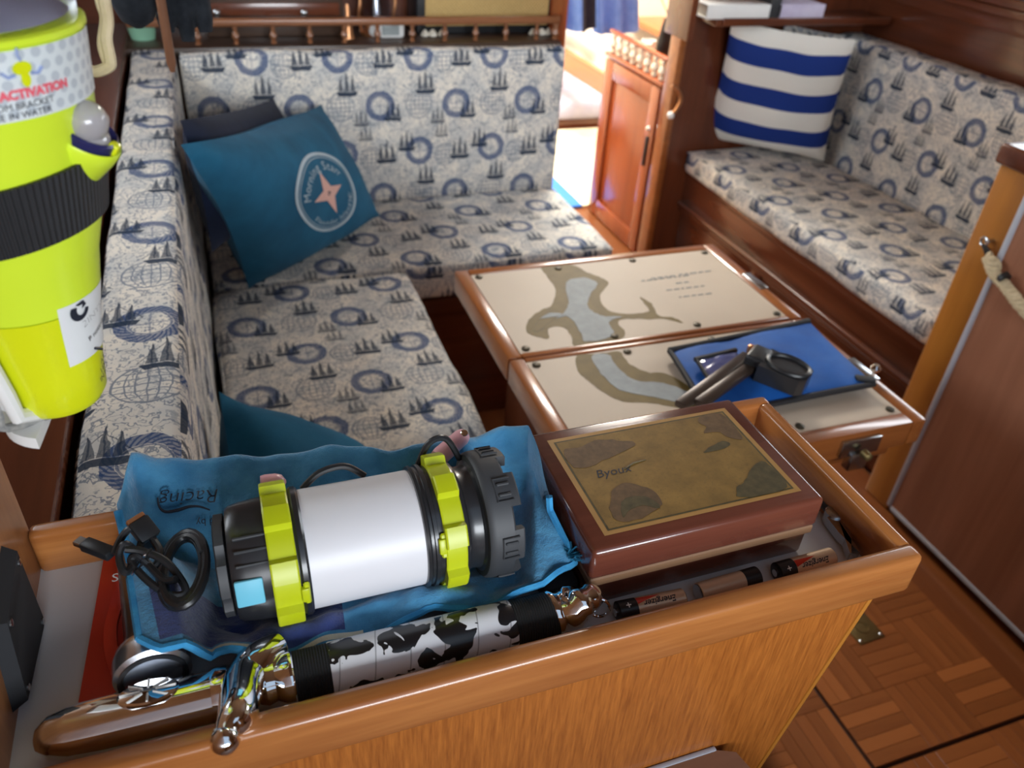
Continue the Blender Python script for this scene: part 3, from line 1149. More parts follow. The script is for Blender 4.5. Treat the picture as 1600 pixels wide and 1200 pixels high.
part('case', B().box((cx - .033, 2.155, .8562), (cx + .033, 2.185, .905), .010, 3), M['white'], ck)
part('screen', B().box((cx - .026, 2.152, .866), (cx + .018, 2.156, .896), .002), plain('lcd_grey', (.33, .37, .37), .2), ck)
pc = B().lathe([(.012, 0), (.016, .006), (.013, .02), (.006, .03)], 16, T(ony(585, 48, 2.19).x, 2.19, .856))
solo('porcelain_cup', pc, M['label'], 'tiny white porcelain piece left of the shelf clock', 'ornament')
sk = thing('cane_speaker', 'wide woven cane fronted speaker box with black edge on gallery shelf', 'speaker', (.6, 2.24, .856))
xa, xb = ony(652, 30, 2.20).x, ony(862, 30, 2.20).x
part('cabinet', B().box((xa, 2.205, .856), (xb, 2.315, 1.05), .004), M['black'], sk)
part('cane_front', B().box((xa + .022, 2.197, .877), (xb - .012, 2.208, 1.04), .003), M['cane'], sk)
for k, u in enumerate((664, 676, 690, 832, 846, 856)):
    p = ony(u, 56, 2.175)
    r = (.010, .012, .009)[k % 3]
    solo('sea_shell', B().lathe([(.003, 0), (r, .003), (r * .9, .009), (r * .5, .015), (.001, .019)], 12, T(p.x, 2.175, .856), lambda a, h: 1 + .12 * math.cos(6 * a)), M['offwhite'], 'small pale sea shell behind the spindles below the cane speaker', 'shell', 'sea shells on the gallery shelf')
hook_x = ony(545, 10, 2.16).x
solo('copper_bell', B().lathe([(.016, 0), (.013, .01), (.010, .03), (.006, .04), (.006, .07), (.003, .08)], 16, T(hook_x - .002, 2.175, .856)), M['copper'], 'small copper bell standing left of the ship lamp', 'bell')

gc = thing('green_cup', 'mint green cup on the shelf corner behind the gloves', 'cup', ony(223, 60, 2.22))
c = ony(223, 55, 2.2)
part('bowl', B().lathe([(.026, 0), (.029, .01), (.036, .055), (.034, .055), (.026, .012)], 24, T(c.x, 2.2, .856)), M['mint'], gc)
part('rim', B().tube([(c.x + .035 * math.cos(a * PI / 12), 2.2 + .035 * math.sin(a * PI / 12), .911) for a in range(24)], .0016, 6, True), M['mint'], gc)

# things hanging overhead on the port side
hr = thing('grab_rail', 'varnished overhead grab rail along the port cabin top', 'rail', (-.12, 1.1, 1.9))
HY = 1.12
hx = ony(250, 20, HY).x
part('bar', B().tube([(hx, .55, 1.88), (hx, 1.9, 1.88)], .014, 12), M['tablewy'], hr)
for y in (.6, 1.2, 1.85):
    part('stand_off', B().tube([(hx, y, 1.88), (hx, y, 1.955)], .013, 10), M['tablewy'], hr)


def glove(pc_, w, label, lean, fingers):
    g = thing('knit_glove', label, 'glove', pc_, 'gloves hung on the port grab rail')
    p = Vector(pc_)
    b = B()
    def ell(cx, cz, rx, rz, ry=.016, tilt=0.):
        mm = T(p.x + cx, p.y, p.z + cz) @ Matrix.Rotation(tilt, 4, 'Y')
        b.lathe([(max(.0005, math.cos(a)) * 1., math.sin(a)) for a in [(-.5 + k / 10) * PI for k in range(11)]], 16, mm @ Matrix.Diagonal((rx, ry, rz, 1)))
    part('hand', B().lathe([(.004, -.02), (w * .55, -.012), (w * .85, .01), (w, .05), (w, .10), (w * .8, .14)], 20, T(*p) @ Matrix.Diagonal((1, .55, 1, 1))), M['glove'], g, angle=60)
    for k in range(fingers):
        x = (k - (fingers - 1) / 2) * w * 2 / fingers
        part('finger', B().tube([(p.x + x, p.y, p.z + .04), (p.x + x * 1.05, p.y - .004, p.z - .005), (p.x + x * 1.08, p.y - .006, p.z - .030 + abs(x) * .5)], [w / fingers * 1.15, w / fingers * 1.1, w / fingers * .8], 10), M['glove'], g, angle=60)
    part('cuff', B().lathe([(w * .8, .14), (w * .86, .16), (w * .86, .24), (w * .5, .25)], 20, T(*p) @ Matrix.Diagonal((1, .55, 1, 1))), M['glove'], g, angle=60)
    part('cord', B().tube([p + Vector((0, 0, .25)), Vector((hx, p.y, 1.875))], .0025, 6), M['blackmat'], g)
    return g


glove(ony(212, 16, HY), .032, 'rounded dark knit glove hanging above the green cup', 0, 0)
glove(ony(288, 22, HY + .02), .031, 'longer dark knit glove hanging right of the wooden stick', 0, 3)
ws = thing('wooden_stick', 'slim brown wooden stick hanging between two dark gloves', 'stick', ony(270, 112, HY))
A, D = ony(270, 112, HY - .02), ony(246, -30, HY - .03)
part('shaft', B().tube([A, A + (D - A) * .1, D, D + (D - A) * .9], [.003, .0056, .0056, .0056], 12), wood('stick_wood', (.10, .04, .02), (.19, .085, .045), 'z', 2, .4, .2), ws)
e = D + (D - A) * .9
part('cord', B().tube([e, (hx, HY - .04, 1.875)], .0025, 6), M['rope'], ws)

# ------------------------------------------------------------------ passage locker and forward cabin
LX = 1.36
lk = thing('passage_locker', 'low red-brown locker with panelled door and spindle gallery in the passage', 'cabinet', (1.45, 2.5, FZ))
part('body', B().box((LX + .012, 2.31, FZ - .05), (1.75, 2.73, .665), .003), M['redwood'], lk)
dr = part('door', B().box((LX, 2.315, .085), (LX + .014, 2.725, .66), .003), M['redwood'], lk)
part('door_frame', B().box((LX - .010, 2.315, .085), (LX, 2.37, .66), .003).box((LX - .010, 2.66, .085), (LX, 2.725, .66), .003).box((LX - .010, 2.37, .60), (LX, 2.66, .66), .003).box((LX - .010, 2.37, .085), (LX, 2.66, .150), .003), M['redwood'], dr)
part('handle', B().box((LX - .018, 2.335, .40), (LX - .009, 2.348, .50), .003), M['black'], dr)
part('catch', B().lathe([(.009, 0), (.009, .006), (.005, .010)], 14, frame((LX - .010, 2.342, .525), (0, 1, 0), z=(-1, 0, 0))), M['chrome'], dr)
part('top', B().box((LX - .012, 2.305, .665), (1.76, 2.735, .680), .004), M['redwood'], lk)
gal = part('gallery_rail', B().box((LX - .006, 2.31, .742), (LX + .012, 2.73, .755), .004, 3), M['redwood'], lk)
gsp = B().lathe([(.007, 0), (.011, .006), (.008, .014), (.015, .026), (.013, .036), (.006, .046), (.010, .054), (.008, .063)], 14).mesh('spindle')
gsp.materials.append(M['offwhite'])
for k in range(8):
    inst('spindle', gsp, lk, T(LX + .003, 2.335 + k * .052, .6795))
hk = thing('door_hook', 'curved copper hook with white tip on the passage doorpost', 'hook', (1.33, 2.23, .6))
hp = [ony(1050, 134, 2.236), ony(1061, 144, 2.228), ony(1063, 158, 2.224), ony(1056, 172, 2.222), ony(1047, 181, 2.226)]
part('bar', B().tube(smooth_path(hp, 5), .006, 10), M['copper'], hk)
part('tip', B().lathe([(.001, -.012), (.009, -.008), (.012, 0), (.009, .008), (.001, .012)], 14, T(*ony(1048, 180, 2.226))), M['white'], hk)

rg = thing('cabin_rug', 'sunlit beige rug with blue border on the forward cabin sole', 'rug', (1.5, 2.9, FZ))
part('pile', B().prism([(x, y, FZ) for x, y in ((1.335, 2.745), (2.2, 2.745), (2.2, 3.66), (1.335, 3.66))], (0, 0, .012)), M['rug'], rg)
part('border', B().box((1.265, 2.745, FZ), (1.335, 3.66, FZ + .013), .004), M['ruggreen'], rg)
br = thing('forward_berth', 'low berth with grey lilac mattress in the forward cabin', 'berth', (1.6, 3.7, FZ))
part('base', B().box((.68, 3.69, FZ), (2.44, 4.28, FZ + .05), .004), M['mahog'], br)
part('mattress', B().box((.68, 3.67, FZ + .05), (2.44, 4.28, FZ + .14), .025, 3), M['greylilac'], br)
b = B()
pillow4(b, ony(872, 106, 3.98), ony(902, 110, 3.98), ony(938, 146, 3.86), ony(866, 150, 3.86), .06, 14, .04, .004)
solo('bed_pillow', b, M['lilac'], 'pale lilac pillow on the forward berth under the orange board', 'pillow', angle=60)
b = B()
pillow4(b, ony(905, 128, 4.16), ony(960, 136, 4.16), ony(962, 146, 4.06), ony(905, 148, 4.06), .04, 12, .04, .004)
solo('bed_pillow', b, plain('denim_blue', (.06, .14, .34), .9), 'denim blue pillow beside the lilac pillow on the berth', 'pillow', angle=60)
ld = thing('lee_board', 'sunlit orange wooden bunk board above the forward berth', 'board', (1.62, 3.3, .45))
pts = [onx(862, 66, 1.62), onx(960, 126, 1.62), onx(960, 160, 1.62), onx(862, 98, 1.62)]
part('plank', B().prism(pts, (.025, 0, 0)), M['orangeboard'], ld)
part('end_support', B().box((1.622, pts[0].y - .03, FZ + .012), (1.644, pts[0].y, pts[0].z)), M['orangeboard'], ld)
part('end_support', B().box((1.622, pts[1].y, FZ + .012), (1.644, pts[1].y + .03, pts[1].z)), M['orangeboard'], ld)
b = B()
A = [onx(868, 34, 1.66), onx(968, 44, 1.66), onx(968, 140, 1.66), onx(868, 78, 1.66)]


def sheetfn(u, v):
    p = A[0].lerp(A[1], u).lerp(A[3].lerp(A[2], u), v)
    return p + Vector((noise.noise(Vector((u * 5, v * 2, 1))) * .03 + .02 * v, 0, 0))


b.grid(sheetfn, 24, 12)
b.grid(lambda u, v: sheetfn(u, v) + Vector((.012, 0, 0)), 24, 12, flip=True)
solo('bed_sheet', b, M['sheet'], 'bright white sheet hanging behind the orange bunk board', 'sheet', angle=60)


def towel_hang(name, us, vtop, vbot, y, mats, label, grp=None):
    """hanging towel made of vertical folds; us = pixel columns of its coloured strips"""
    r = thing(name, label, 'towel', ony(sum(us) / len(us), vbot, y), grp)
    for k, (ua, ub) in enumerate(zip(us, us[1:])):
        def fn(u, v, ua=ua, ub=ub):
            p = ony(ua + (ub - ua) * u, vtop + (vbot - vtop) * v + 4 * math.sin(u * 3 + k), y)
            return p + Vector((0, .012 * math.sin((ua + (ub - ua) * u) * .22) * (.3 + v), 0))
        b = B().grid(fn, 14, 10).grid(lambda u, v: fn(u, v) + Vector((0, .008, 0)), 14, 10, flip=True)
        part('towel_fold', b, mats[k], r, angle=60)
    zt = ony(us[0], vtop, y).z
    return r


towel_hang('hanging_towel', (886, 908, 930), -190, 46, 2.80, (M['toweleblue'], M['toweldark']), 'cornflower blue towel with dark edge hanging left in the passage')
towel_hang('hanging_towel', (928, 968, 996), -190, 50, 2.84, (M['toweleblue'], M['toweleblue']), 'wide cornflower blue towel hanging right in the passage')
tr = thing('towel_rail', 'wooden rail carrying two blue towels in the forward passage', 'rail', (1.3, 2.82, 1.1))
za = ony(930, -190, 2.82)
part('bar', B().tube([(.66, 2.82, za.z), (2.46, 2.82, za.z)], .011, 10), M['orangeboard'], tr)
lg = thing('side_ledge', 'sunlit orange wooden ledge on the forward cabin side', 'shelf', (1.9, 3.2, .8))
qa, qb = onx(990, 40, 2.25), onx(1040, 52, 2.25)
part('ledge', B().box((2.25, qb.y - .25, qb.z - .035), (2.46, qa.y + .5, qb.z), .004), M['orangeboard'], lg)
part('bracket', B().box((2.3, qb.y, qb.z - .12), (2.46, qb.y + .02, qb.z - .035)), M['orangeboard'], lg)
for k, (u, v) in enumerate(((985, 72), (1003, 74), (1018, 70))):
    p = ony(u, v, 2.62)
    solo('enamel_mug', B().lathe([(.02, 0), (.024, .004), (.025, .05), (.022, .05), (.021, .008)], 16, T(p.x + .01, 2.58 + .04 * k, .680)), M['white'], ('white enamel mug on the passage locker closest to the mesh bag', 'white enamel mug standing between two others on passage locker', 'white enamel mug on the passage locker farthest from the mesh bag')[k], 'mug', 'mugs on the passage locker')
mb = thing('mesh_bag', 'dark mesh bag with thin drawstrings hanging by the passage doorpost', 'bag', ony(1040, 95, 2.44))
b = B()
pillow4(b, ony(1038, 28, 2.44), ony(1058, 26, 2.44), ony(1050, 92, 2.44), ony(1022, 88, 2.44), .04, 12, .02, .004)
part('pouch', b, M['blackmat'], mb, angle=60)
for u in (1034, 1046, 1056):
    part('drawstring', B().tube([ony(1047, 30, 2.44), ony(u, 0, 2.45), ony(1062, -120, 2.45)], .0018, 6), M['black'], mb)

# ------------------------------------------------------------------ starboard shelf, books, corner item
sf = thing('book_shelf', 'dark mahogany book shelf on the forward bulkhead above striped pillow', 'shelf', (1.65, 2.15, .87))
za = ony(1200, 30, 2.16).z
part('board', B().box((1.385, 2.12, za - .012), (2.0, 2.25, za + .008), .003), M['mahog'], sf)
part('end_bracket', B().box((ony(1078, 20, 2.12).x, 2.11, za - .05), (ony(1078, 20, 2.12).x + .02, 2.25, za + .30), .005), M['mahogz'], sf)
part('fiddle', B().box((1.405, 2.114, za - .010), (2.0, 2.122, za + .012), .003), M['mahog'], sf)
for u0, u1, mat, lab in ((1106, 1203, M['white'], 'thick white book lying on the starboard book shelf'), (1222, 1288, M['lilac'], 'lilac and cream covered book beside the white book')):
    pa, pb = ony(u0, 10, 2.125), ony(u1, 14, 2.125)
    bk = thing('book', lab, 'book', ((pa.x + pb.x) / 2, 2.15, za + .0085), 'books on the starboard shelf')
    part('cover', B().box((pa.x, 2.125, za + .0085), (pb.x, 2.23, za + .0125), .001).box((pa.x, 2.125, za + .0425), (pb.x, 2.23, za + .0465), .001).box((pa.x, 2.122, za + .0085), (pb.x, 2.126, za + .0465), .001), mat, bk)
    part('pages', B().box((pa.x + .004, 2.126, za + .0126), (pb.x - .004, 2.226, za + .0424)), M['offwhite'], bk)
pa, pb = ony(1203, 10, 2.13), ony(1222, 12, 2.13)
bk = thing('book', 'slim dark grey book between the white and lilac books', 'book', (pa.x, 2.15, za + .009), 'books on the starboard shelf')
part('cover', B().box((pa.x + .003, 2.13, za + .0085), (pb.x - .003, 2.22, za + .12), .002), M['rubber'], bk)
part('pages', B().box((pa.x + .007, 2.135, za + .03), (pb.x - .007, 2.221, za + .121)), M['offwhite'], bk)
tp = onx(1590, 6, 2.10)
bx = thing('storage_box', 'dark blue-grey box with silver corner strip on starboard shelf', 'box', (2.15, tp.y, 1.005))
qa = onx(1562, 8, 2.08)
part('body', B().box((2.09, qa.y - .35, 1.0055), (2.36, qa.y - .012, 1.14), .008, 3), plain('slate_blue', (.03, .055, .075), .4), bx)
part('corner_strip', B().box((2.082, qa.y - .02, 1.0055), (2.094, qa.y - .002, 1.145), .003), M['steel'], bx)

# ------------------------------------------------------------------ galley cabinet, post and lanyard on the right
gcab = thing('galley_cabinet', 'teak laminate galley cabinet with grey edge trim by the starboard settee', 'cabinet', (1.7, .5, 0))
part('body', B().box((1.412, -.5, .02), (2.29, 1.02, .86)), M['panel'], gcab)
part('side_panel', B().box((1.402, -.5, .035), (1.412, 1.008, .86)), M['panel'], gcab)
part('edge_trim', B().box((1.400, 1.006, .028), (1.413, 1.020, .86), .003).box((1.400, -.5, .022), (1.413, 1.006, .036), .003), M['greytrim'], gcab)
part('toe_kick', B().box((1.43, -.5, 0), (2.29, 1.0, .02)), M['mahogy'], gcab)
part('worktop', B().box((1.40, -.5, .86), (2.29, 1.022, .89), .006), M['whitelam'], gcab)
ps = thing('bulkhead_post', 'golden varnished bulkhead post with dark cap aft of starboard settee', 'post', (1.47, 1.065, 0))
part('shaft', B().box((1.415, 1.024, 0), (1.455, 1.105, .845), .006, 3), M['post'], ps)
part('partition', B().box((1.455, 1.07, 0), (2.05, 1.10, .845)), M['post'], ps)
part('cap', B().box((1.405, 1.030, .845), (2.06, 1.115, .885), .008, 3), M['mahog'], ps)
lh = thing('screw_eye', 'steel screw eye with dark shackle on the golden post', 'hook', onx(1550, 375, 1.413))
p = onx(1550, 376, 1.412)
part('eye', B().tube([p + Vector((.003, 0, 0)), p + Vector((-.016, 0, 0))], .004, 8).tube([p + Vector((-.02, .008 * math.cos(a * PI / 8), .008 * math.sin(a * PI / 8))) for a in range(16)], .003, 8, True), M['steel'], lh)
q = onx(1546, 400, 1.385)
part('shackle', B().tube(smooth_path([p + Vector((-.02, 0, -.006)), q + Vector((0, .008, .0)), q + Vector((0, 0, -.02)), q + Vector((0, -.008, 0))], 5, True), .0035, 8), M['black'], lh)
rp = thing('lanyard', 'off-white braided rope lanyard clipped to the screw eye', 'rope', onx(1580, 460, 1.38))
path = smooth_path([onx(1549, 402, 1.383), onx(1557, 423, 1.38), onx(1572, 440, 1.378), onx(1586, 458, 1.376), onx(1600, 476, 1.375), onx(1640, 510, 1.375), onx(1700, 480, 1.38)], 8)
for s in (0, 1, 2):
    part('strand', B().tube([q_ + Vector((-.006 + .004 * math.cos(k * .7 + s * 2.1), .0065 * math.sin(k * .7 + s * 2.1), .0065 * math.cos(k * .7 + s * 2.1))) for k, q_ in enumerate(path)], .0068, 8), M['rope'], rp)
part('eye_loop', B().tube(smooth_path([onx(1552, 402, 1.383), onx(1562, 412, 1.38), onx(1560, 424, 1.38), onx(1545, 412, 1.383)], 5, True), .003, 6), M['rope'], rp)
part('whipping', B().tube([onx(1566, 431, 1.374), onx(1571, 437, 1.374)], .0125, 10), M['black'], rp)
for b_ in ():
    pass

# ------------------------------------------------------------------ counter with fiddled tray
TF = .895
RZ = .930
ct = thing('counter_cabinet', 'varnished counter with raised fiddle rail and white lined tray', 'cabinet', (.13, .36, 0))
xt = lambda z: .398 - (.890 - z) * .188
part('front_panel', B().hexa([(-.156, .270, 0), (xt(0), .270, 0), (xt(0), .276, 0), (-.156, .276, 0), (-.156, .270, .893), (.398, .270, .893), (.398, .276, .893), (-.156, .276, .893)]), M['counter'], ct)
part('body', B().hexa([(-.156, .276, 0), (xt(0) - .006, .276, 0), (xt(0) - .006, .45, 0), (-.156, .45, 0), (-.156, .276, .888), (.392, .276, .888), (.392, .45, .888), (-.156, .45, .888)]), M['bulk'], ct)
part('edge_bead', B().tube([(xt(z), .271, z) for z in (0, .45, .89)], .0028, 8), M['post'], ct)
part('tray_bottom', B().box((-.156, .274, .888), (.410, .452, TF)), M['whitelam'], ct, 'white laminate tray bottom')
part('front_rail', B().box((-.156, .262, .893), (.4215, .277, RZ), .0045, 3), M['rail'], ct)
part('back_rail', B().box((-.156, .447, .893), (.4215, .460, RZ), .0045, 3), M['rail'], ct)
part('side_rail', B().box((.4085, .274, .8935), (.4212, .450, RZ - .0003), .004, 3), M['raily'], ct)
sp_ = thing('companionway_step', 'brown companionway step with grey nosing beside the counter front', 'step', (.22, .16, 0))
pz = .70
a0 = ony(1158, 1168, .262)
pz = a0.z
pts = [(-.15, -.05), (a0.x - .02, -.05), (a0.x - .004, -.03), (a0.x, 0), (a0.x, .235), (a0.x - .006, .260), (a0.x - .02, .266), (-.15, .266)]
part('tread', B().prism([(x, y, pz - .03) for x, y in pts], (0, 0, .03)), wood('step_wood', (.20, .10, .06), (.30, .16, .10), 'x', 1.5, .5, .1), sp_)
part('nosing', B().box((-.15, .2655, pz - .006), (a0.x - .02, .2695, pz + .001), .001), M['greytrim'], sp_)
part('riser', B().box((-.15, -.04, 0), (a0.x - .03, .24, pz - .03)), M['bulk'], sp_)

# black plate screwed to the bulkhead
vx = thing('switch_plate', 'black square plate with corner screws on the wooden bulkhead beside tray', 'plate', onx(30, 980, -.156))
c4 = [onx(*q, -.150) for q in ((21, 862), (65, 972), (38, 1095), (5, 975))]
cc = sum(c4, Vector()) / 4
hy = max(abs(q.y - cc.y) for q in c4)
hz = max(abs(q.z - cc.z) for q in c4)
quad = [Vector((-.148, q.y, q.z)) for q in c4]
back = [Vector((-.1565, cc.y + (q.y - cc.y) * 1.12, cc.z + (q.z - cc.z) * 1.12)) for q in c4]
b = B()
b.add(quad + back, [(0, 1, 2, 3), (7, 6, 5, 4), (0, 4, 5, 1), (1, 5, 6, 2), (2, 6, 7, 3), (3, 7, 4, 0)])
part('plate', b, plain('plate_black', (.010, .011, .014), .8, var=.3), vx)
for q in quad:
    p = cc + (q - cc) * .84
    part('screw', B().lathe([(.0022, 0), (.0022, .0012), (.001, .0016)], 10, frame((-.1482, p.y, p.z), (0, 1, 0), z=(1, 0, 0))), M['steel'], vx)

# ------------------------------------------------------------------ things in the tray
# towel: crumpled microfibre cloth, near hem on the tray, far side bunched over the back rail
near = [(232, 1040), (262, 1052), (345, 1022), (440, 1028), (520, 1008), (610, 978), (700, 948), (790, 930), (850, 912), (898, 884)]
far = [(182, 790), (208, 722), (258, 716), (360, 716), (520, 704), (640, 702), (720, 688), (790, 662), (828, 668), (858, 770)]


def poly_at(pts, t):
    d = [0]
    for a, c in zip(pts, pts[1:]):
        d.append(d[-1] + math.dist(a, c))
    s = t * d[-1]
    for i in range(len(pts) - 1):
        if s <= d[i + 1] or i == len(pts) - 2:
            k = (s - d[i]) / (d[i + 1] - d[i])
            return pts[i][0] + (pts[i + 1][0] - pts[i][0]) * k, pts[i][1] + (pts[i + 1][1] - pts[i][1]) * k


def towel_pt(u, v):
    A = onz(*poly_at(near, u), .918 + .006 * math.sin(u * 9))
    D = onz(*poly_at(far, u), .958 + .008 * noise.noise(Vector((u * 6, 0, 2))))
    p = A.lerp(D, min(v, 1))
    mid = 4 * v * (1 - v) if v < 1 else 0
    z = interp([(0, A.z), (.12, .922), (.30, .908), (.62, .906), (.82, .934), (1, D.z)], v) if v < 1 else D.z
    edge = min(1, min(u, 1 - u) * 14)
    fold = noise.noise(Vector((u * 7, v * 5, 4))) * .011 + noise.noise(Vector((u * 16 + 3, v * 9, 9))) * .006
    damp = 1 if not (.2 < v < .72 and .12 < u < .9) else .35
    z += fold * damp
    z = max(z, TF + .004)
    w = max(0, 1 - u / .22)
    if w > 0 and v < .75:
        z = max(z, .896 + .048 * min(1, w * 1.9) * (1 if v < .5 else (1 - (v - .5) / .25)))
    p.z = z
    if u > .8:
        k = min(1, (u - .8) / .1)
        p.z = max(p.z, (.900 + .026 * k) + .022 * v * k)
    return p


def towel_all(u, v):
    if v <= .86:
        return towel_pt(u, v / .86)
    k = (v - .86) / .14
    p = towel_pt(u, 1.0)
    return Vector((p.x, p.y + .012 * k + .006 * math.sin(k * PI), p.z - .085 * k * k))


tw = thing('microfibre_towel', 'crumpled teal microfibre towel with navy print under the lantern', 'towel', (.05, .37, TF))
b = B()
b.grid(towel_all, 90, 60, lambda u, v: (u, v))
b.grid(lambda u, v: towel_all(u, v) - Vector((0, 0, .0035)), 90, 60, lambda u, v: (u, v), flip=True)
part('cloth', b, M['towel'], tw, angle=70)
part('hem', B().tube([towel_all(k / 60, 0) - Vector((0, 0, .0015)) for k in range(61)], .0026, 6).tube([towel_all(0, k / 40) - Vector((0, 0, .0015)) for k in range(35)], .0026, 6).tube([towel_all(1, k / 40) - Vector((0, 0, .0015)) for k in range(35)], .0026, 6), cloth('towel_hem', (.03, .22, .48), (.06, .34, .62), 60, .5), tw)
b = B()
rf = random.Random(5)
for k in range(26):
    p = towel_all(.985 + .015 * rf.random(), .02 + .10 * rf.random()) + Vector((0, 0, .002))
    b.tube([p, p + Vector((rf.uniform(-.004, .012), rf.uniform(-.008, .006), rf.uniform(0, .006)))], .0006, 4)
part('frayed_threads', b, M['tealcloth'], tw, kind='stuff')


def on_towel(px, py):
    """height of the towel where a sight line meets it: samples close to the line, weighted"""
    d = ray(px, py).normalized()
    sw_, sz = 0, 0
    for row in TWG:
        for q in row:
            w = q - CAM
            e = (w - d * w.dot(d)).length_squared
            if e < .00006:
                k = 1 / (e + 3e-6) ** 2
                sw_ += k
                sz += k * q.z
    return Vector((0, 0, sz / sw_ if sw_ else .94))


TWG = [[towel_all(i / 60, j / 40) for j in range(34)] for i in range(61)]
pz = on_towel(290, 780).z + .003


def towel_txt(cx, cy, ux, uy, vx, vy):
    def fn(x, y):
        q = onz(cx + ux * x + vx * y, cy + uy * x + vy * y, pz)
        s = on_towel(cx + ux * x + vx * y, cy + uy * x + vy * y)
        q2 = onz(cx + ux * x + vx * y, cy + uy * x + vy * y, s.z + .0034)
        return q2
    return fn


rc = part('printed_word', text_mesh('Racing', 1, towel_txt(297, 777, -36, 3.5, 2.5, 30), None, .25, bold=-.01), M['ink'], tw, 'black script lettering')
b = text_mesh('ed by', 1, towel_txt(325, 815, -17, 1.5, 1, 16), None)
part('printed_word', b, M['ink'], tw)
sw = [towel_txt(297, 777, -36, 3.5, 2.5, 30)(x, y) for x, y in ((1.4, -.15), (1.35, .35), (1.1, .62), (.6, .60), (.1, .48), (-.35, .52), (-.8, .75))]
part('printed_swash', B().tube(smooth_path(sw, 4), [.0005 + .0008 * min(k, 24 - k) / 12 for k in range(25)], 5), M['ink'], tw)

# camping lantern lying along x
LY, LZ = .366, .9515
lm = frame((0, LY, LZ), (0, 1, 0), z=(1, 0, 0)) @ T(0, 0, -.037) @ Matrix.Diagonal((1, 1, .93, 1)) @ T(0, 0, .037)          # local z -> world x
la = thing('camping_lantern', 'cylindrical camping lantern with white diffuser and lime guard rings lying on towel', 'lantern', (.06, LY, .905))


def lath(prof, seg=48, rfn=None, mat=lm):
    return B().lathe([(r, x) for x, r in prof], seg, mat, rfn)


part('diffuser', lath([(.014, .0372), (.094, .0372)], 64), M['diffuser'], la, 'milky white diffuser tube')
part('base', lath([(-.030, .026), (-.0285, .0335), (-.026, .0350), (-.020, .0360), (-.010, .0368), (.0, .0374), (.012, .0385), (.0135, .0398), (.0165, .0398), (.018, .0385)]), M['lantblack'], la)
part('base_foot', lath([(-.037, .028), (-.036, .031), (-.0305, .031), (-.030, .026)], 48, lambda a, h: 1 if (a * 6 / (2 * PI)) % 1 > .22 else .90), M['rubber'], la)
for k in range(3):
    a = 1.98 + .22 * k
    mm = lm @ Matrix.Rotation(a, 4, 'Z')
    part('base_groove', B().box((.0352, -.0008, -.025), (.0378, .0008, -.005), .0004, 1, mm), M['rubber'], la)


def guard_ring(x0, x1):
    def rf(a, h):
        k = (a / (2 * PI) * 8) % 1
        s = max(0, min(1, min(k - .08, .52 - k) * 26 + .5))
        return (.0405 + .0045 * s) / .0405
    return lath([(x0, .0365), (x0 + .0002, .0400), (x0 + .0012, .0405), (x1 - .0012, .0405), (x1 - .0002, .0400), (x1, .0365)], 128, rf)


part('guard_ring', guard_ring(-.0055, .0115), M['lime'], la, 'lime yellow guard ring', 25)
part('guard_ring', guard_ring(.1045, .1195), M['lime'], la, 'lime yellow guard ring', 25)
for xx in (.0135, .1025):
    mm = lm @ Matrix.Rotation(3.02 if xx < .05 else 2.72, 4, 'Z')
    part('clip_tab', B().box((.0385, -.005, xx - .0025), (.0425, .005, xx + .0025), .001, 2, mm).box((.0385, -.008, xx - .001), (.041, .008, xx + .003), .001, 1, mm), M['lime'], la)
part('collar', lath([(.0925, .0372), (.093, .0392), (.095, .0398), (.0962, .0385), (.098, .0385), (.0985, .0398), (.101, .0398), (.1015, .0385), (.120, .0388), (.1225, .0375), (.124, .0345), (.128, .0335), (.133, .0345), (.1345, .037)]), M['lantblack'], la)


def cast(a, h):
    k = (a / (2 * PI) * 7) % 1
    return 1.0


hb = lath([(.1345, .036), (.1350, .0405), (.1365, .0418), (.1400, .0424), (.1520, .0424), (.1532, .0415), (.1532, .034)], 84)
part('head', hb, M['rubber'], la)
for k in range(7):
    a0 = k / 7 * 2 * PI
    vs, fs = [], []
    n = 6
    for i in range(n + 1):
        a = a0 + i / n * (2 * PI / 7 * .60)
        for r, x in ((.0345, .152), (.0424, .152), (.0420, .1585), (.0412, .1595), (.0345, .1595)):
            vs.append(lm @ Vector((r * math.cos(a), r * math.sin(a), x)))
    for i in range(n):
        for j in range(5):
            j2 = (j + 1) % 5
            fs.append((i * 5 + j, i * 5 + j2, i * 5 + 5 + j2, i * 5 + 5 + j))
    fs += [(0, 1, 2, 3, 4), tuple(n * 5 + q for q in (4, 3, 2, 1, 0))]
    part('bezel_tooth', B().add(vs, fs), M['rubber'], la)
    am = a0 + 2 * PI / 7 * .30
    mm = lm @ Matrix.Rotation(am, 4, 'Z')
    for d in (-.0035, .0035):
        part('grip_rib', B().box((.0415, d - .0009, .145), (.0436, d + .0009, .154), .0005, 1, mm), M['rubber'], la)
    part('grip_pad', B().tube([mm @ Vector((.0426, y, z)) for y, z in ((-.0075, .155), (-.0075, .1435), (.0075, .1435), (.0075, .155))], .0006, 5), M['rubber'], la)
part('lens', lath([(.1535, .034), (.1545, .0335), (.1548, .001)]), M['lens'], la)
swm = lm @ Matrix.Rotation(2.86, 4, 'Z')
part('switch_button', B().box((.0350, -.0085, -.0275), (.0376, .0085, -.0105), .0012, 2, swm), M['skyblue'], la, 'square light blue switch button')
for x0_, x1_, hh in ((.018, .058, .0035), (.092, .122, .012)):
    part('carry_cord', B().tube(smooth_path([(x0_, LY + .026, LZ + .026), (x0_ + (x1_ - x0_) * .3, LY + .030, LZ + .030 + hh), (x0_ + (x1_ - x0_) * .7, LY + .031, LZ + .031 + hh), (x1_, LY + .028, LZ + .026)], 6), .0022, 8), M['black'], la)
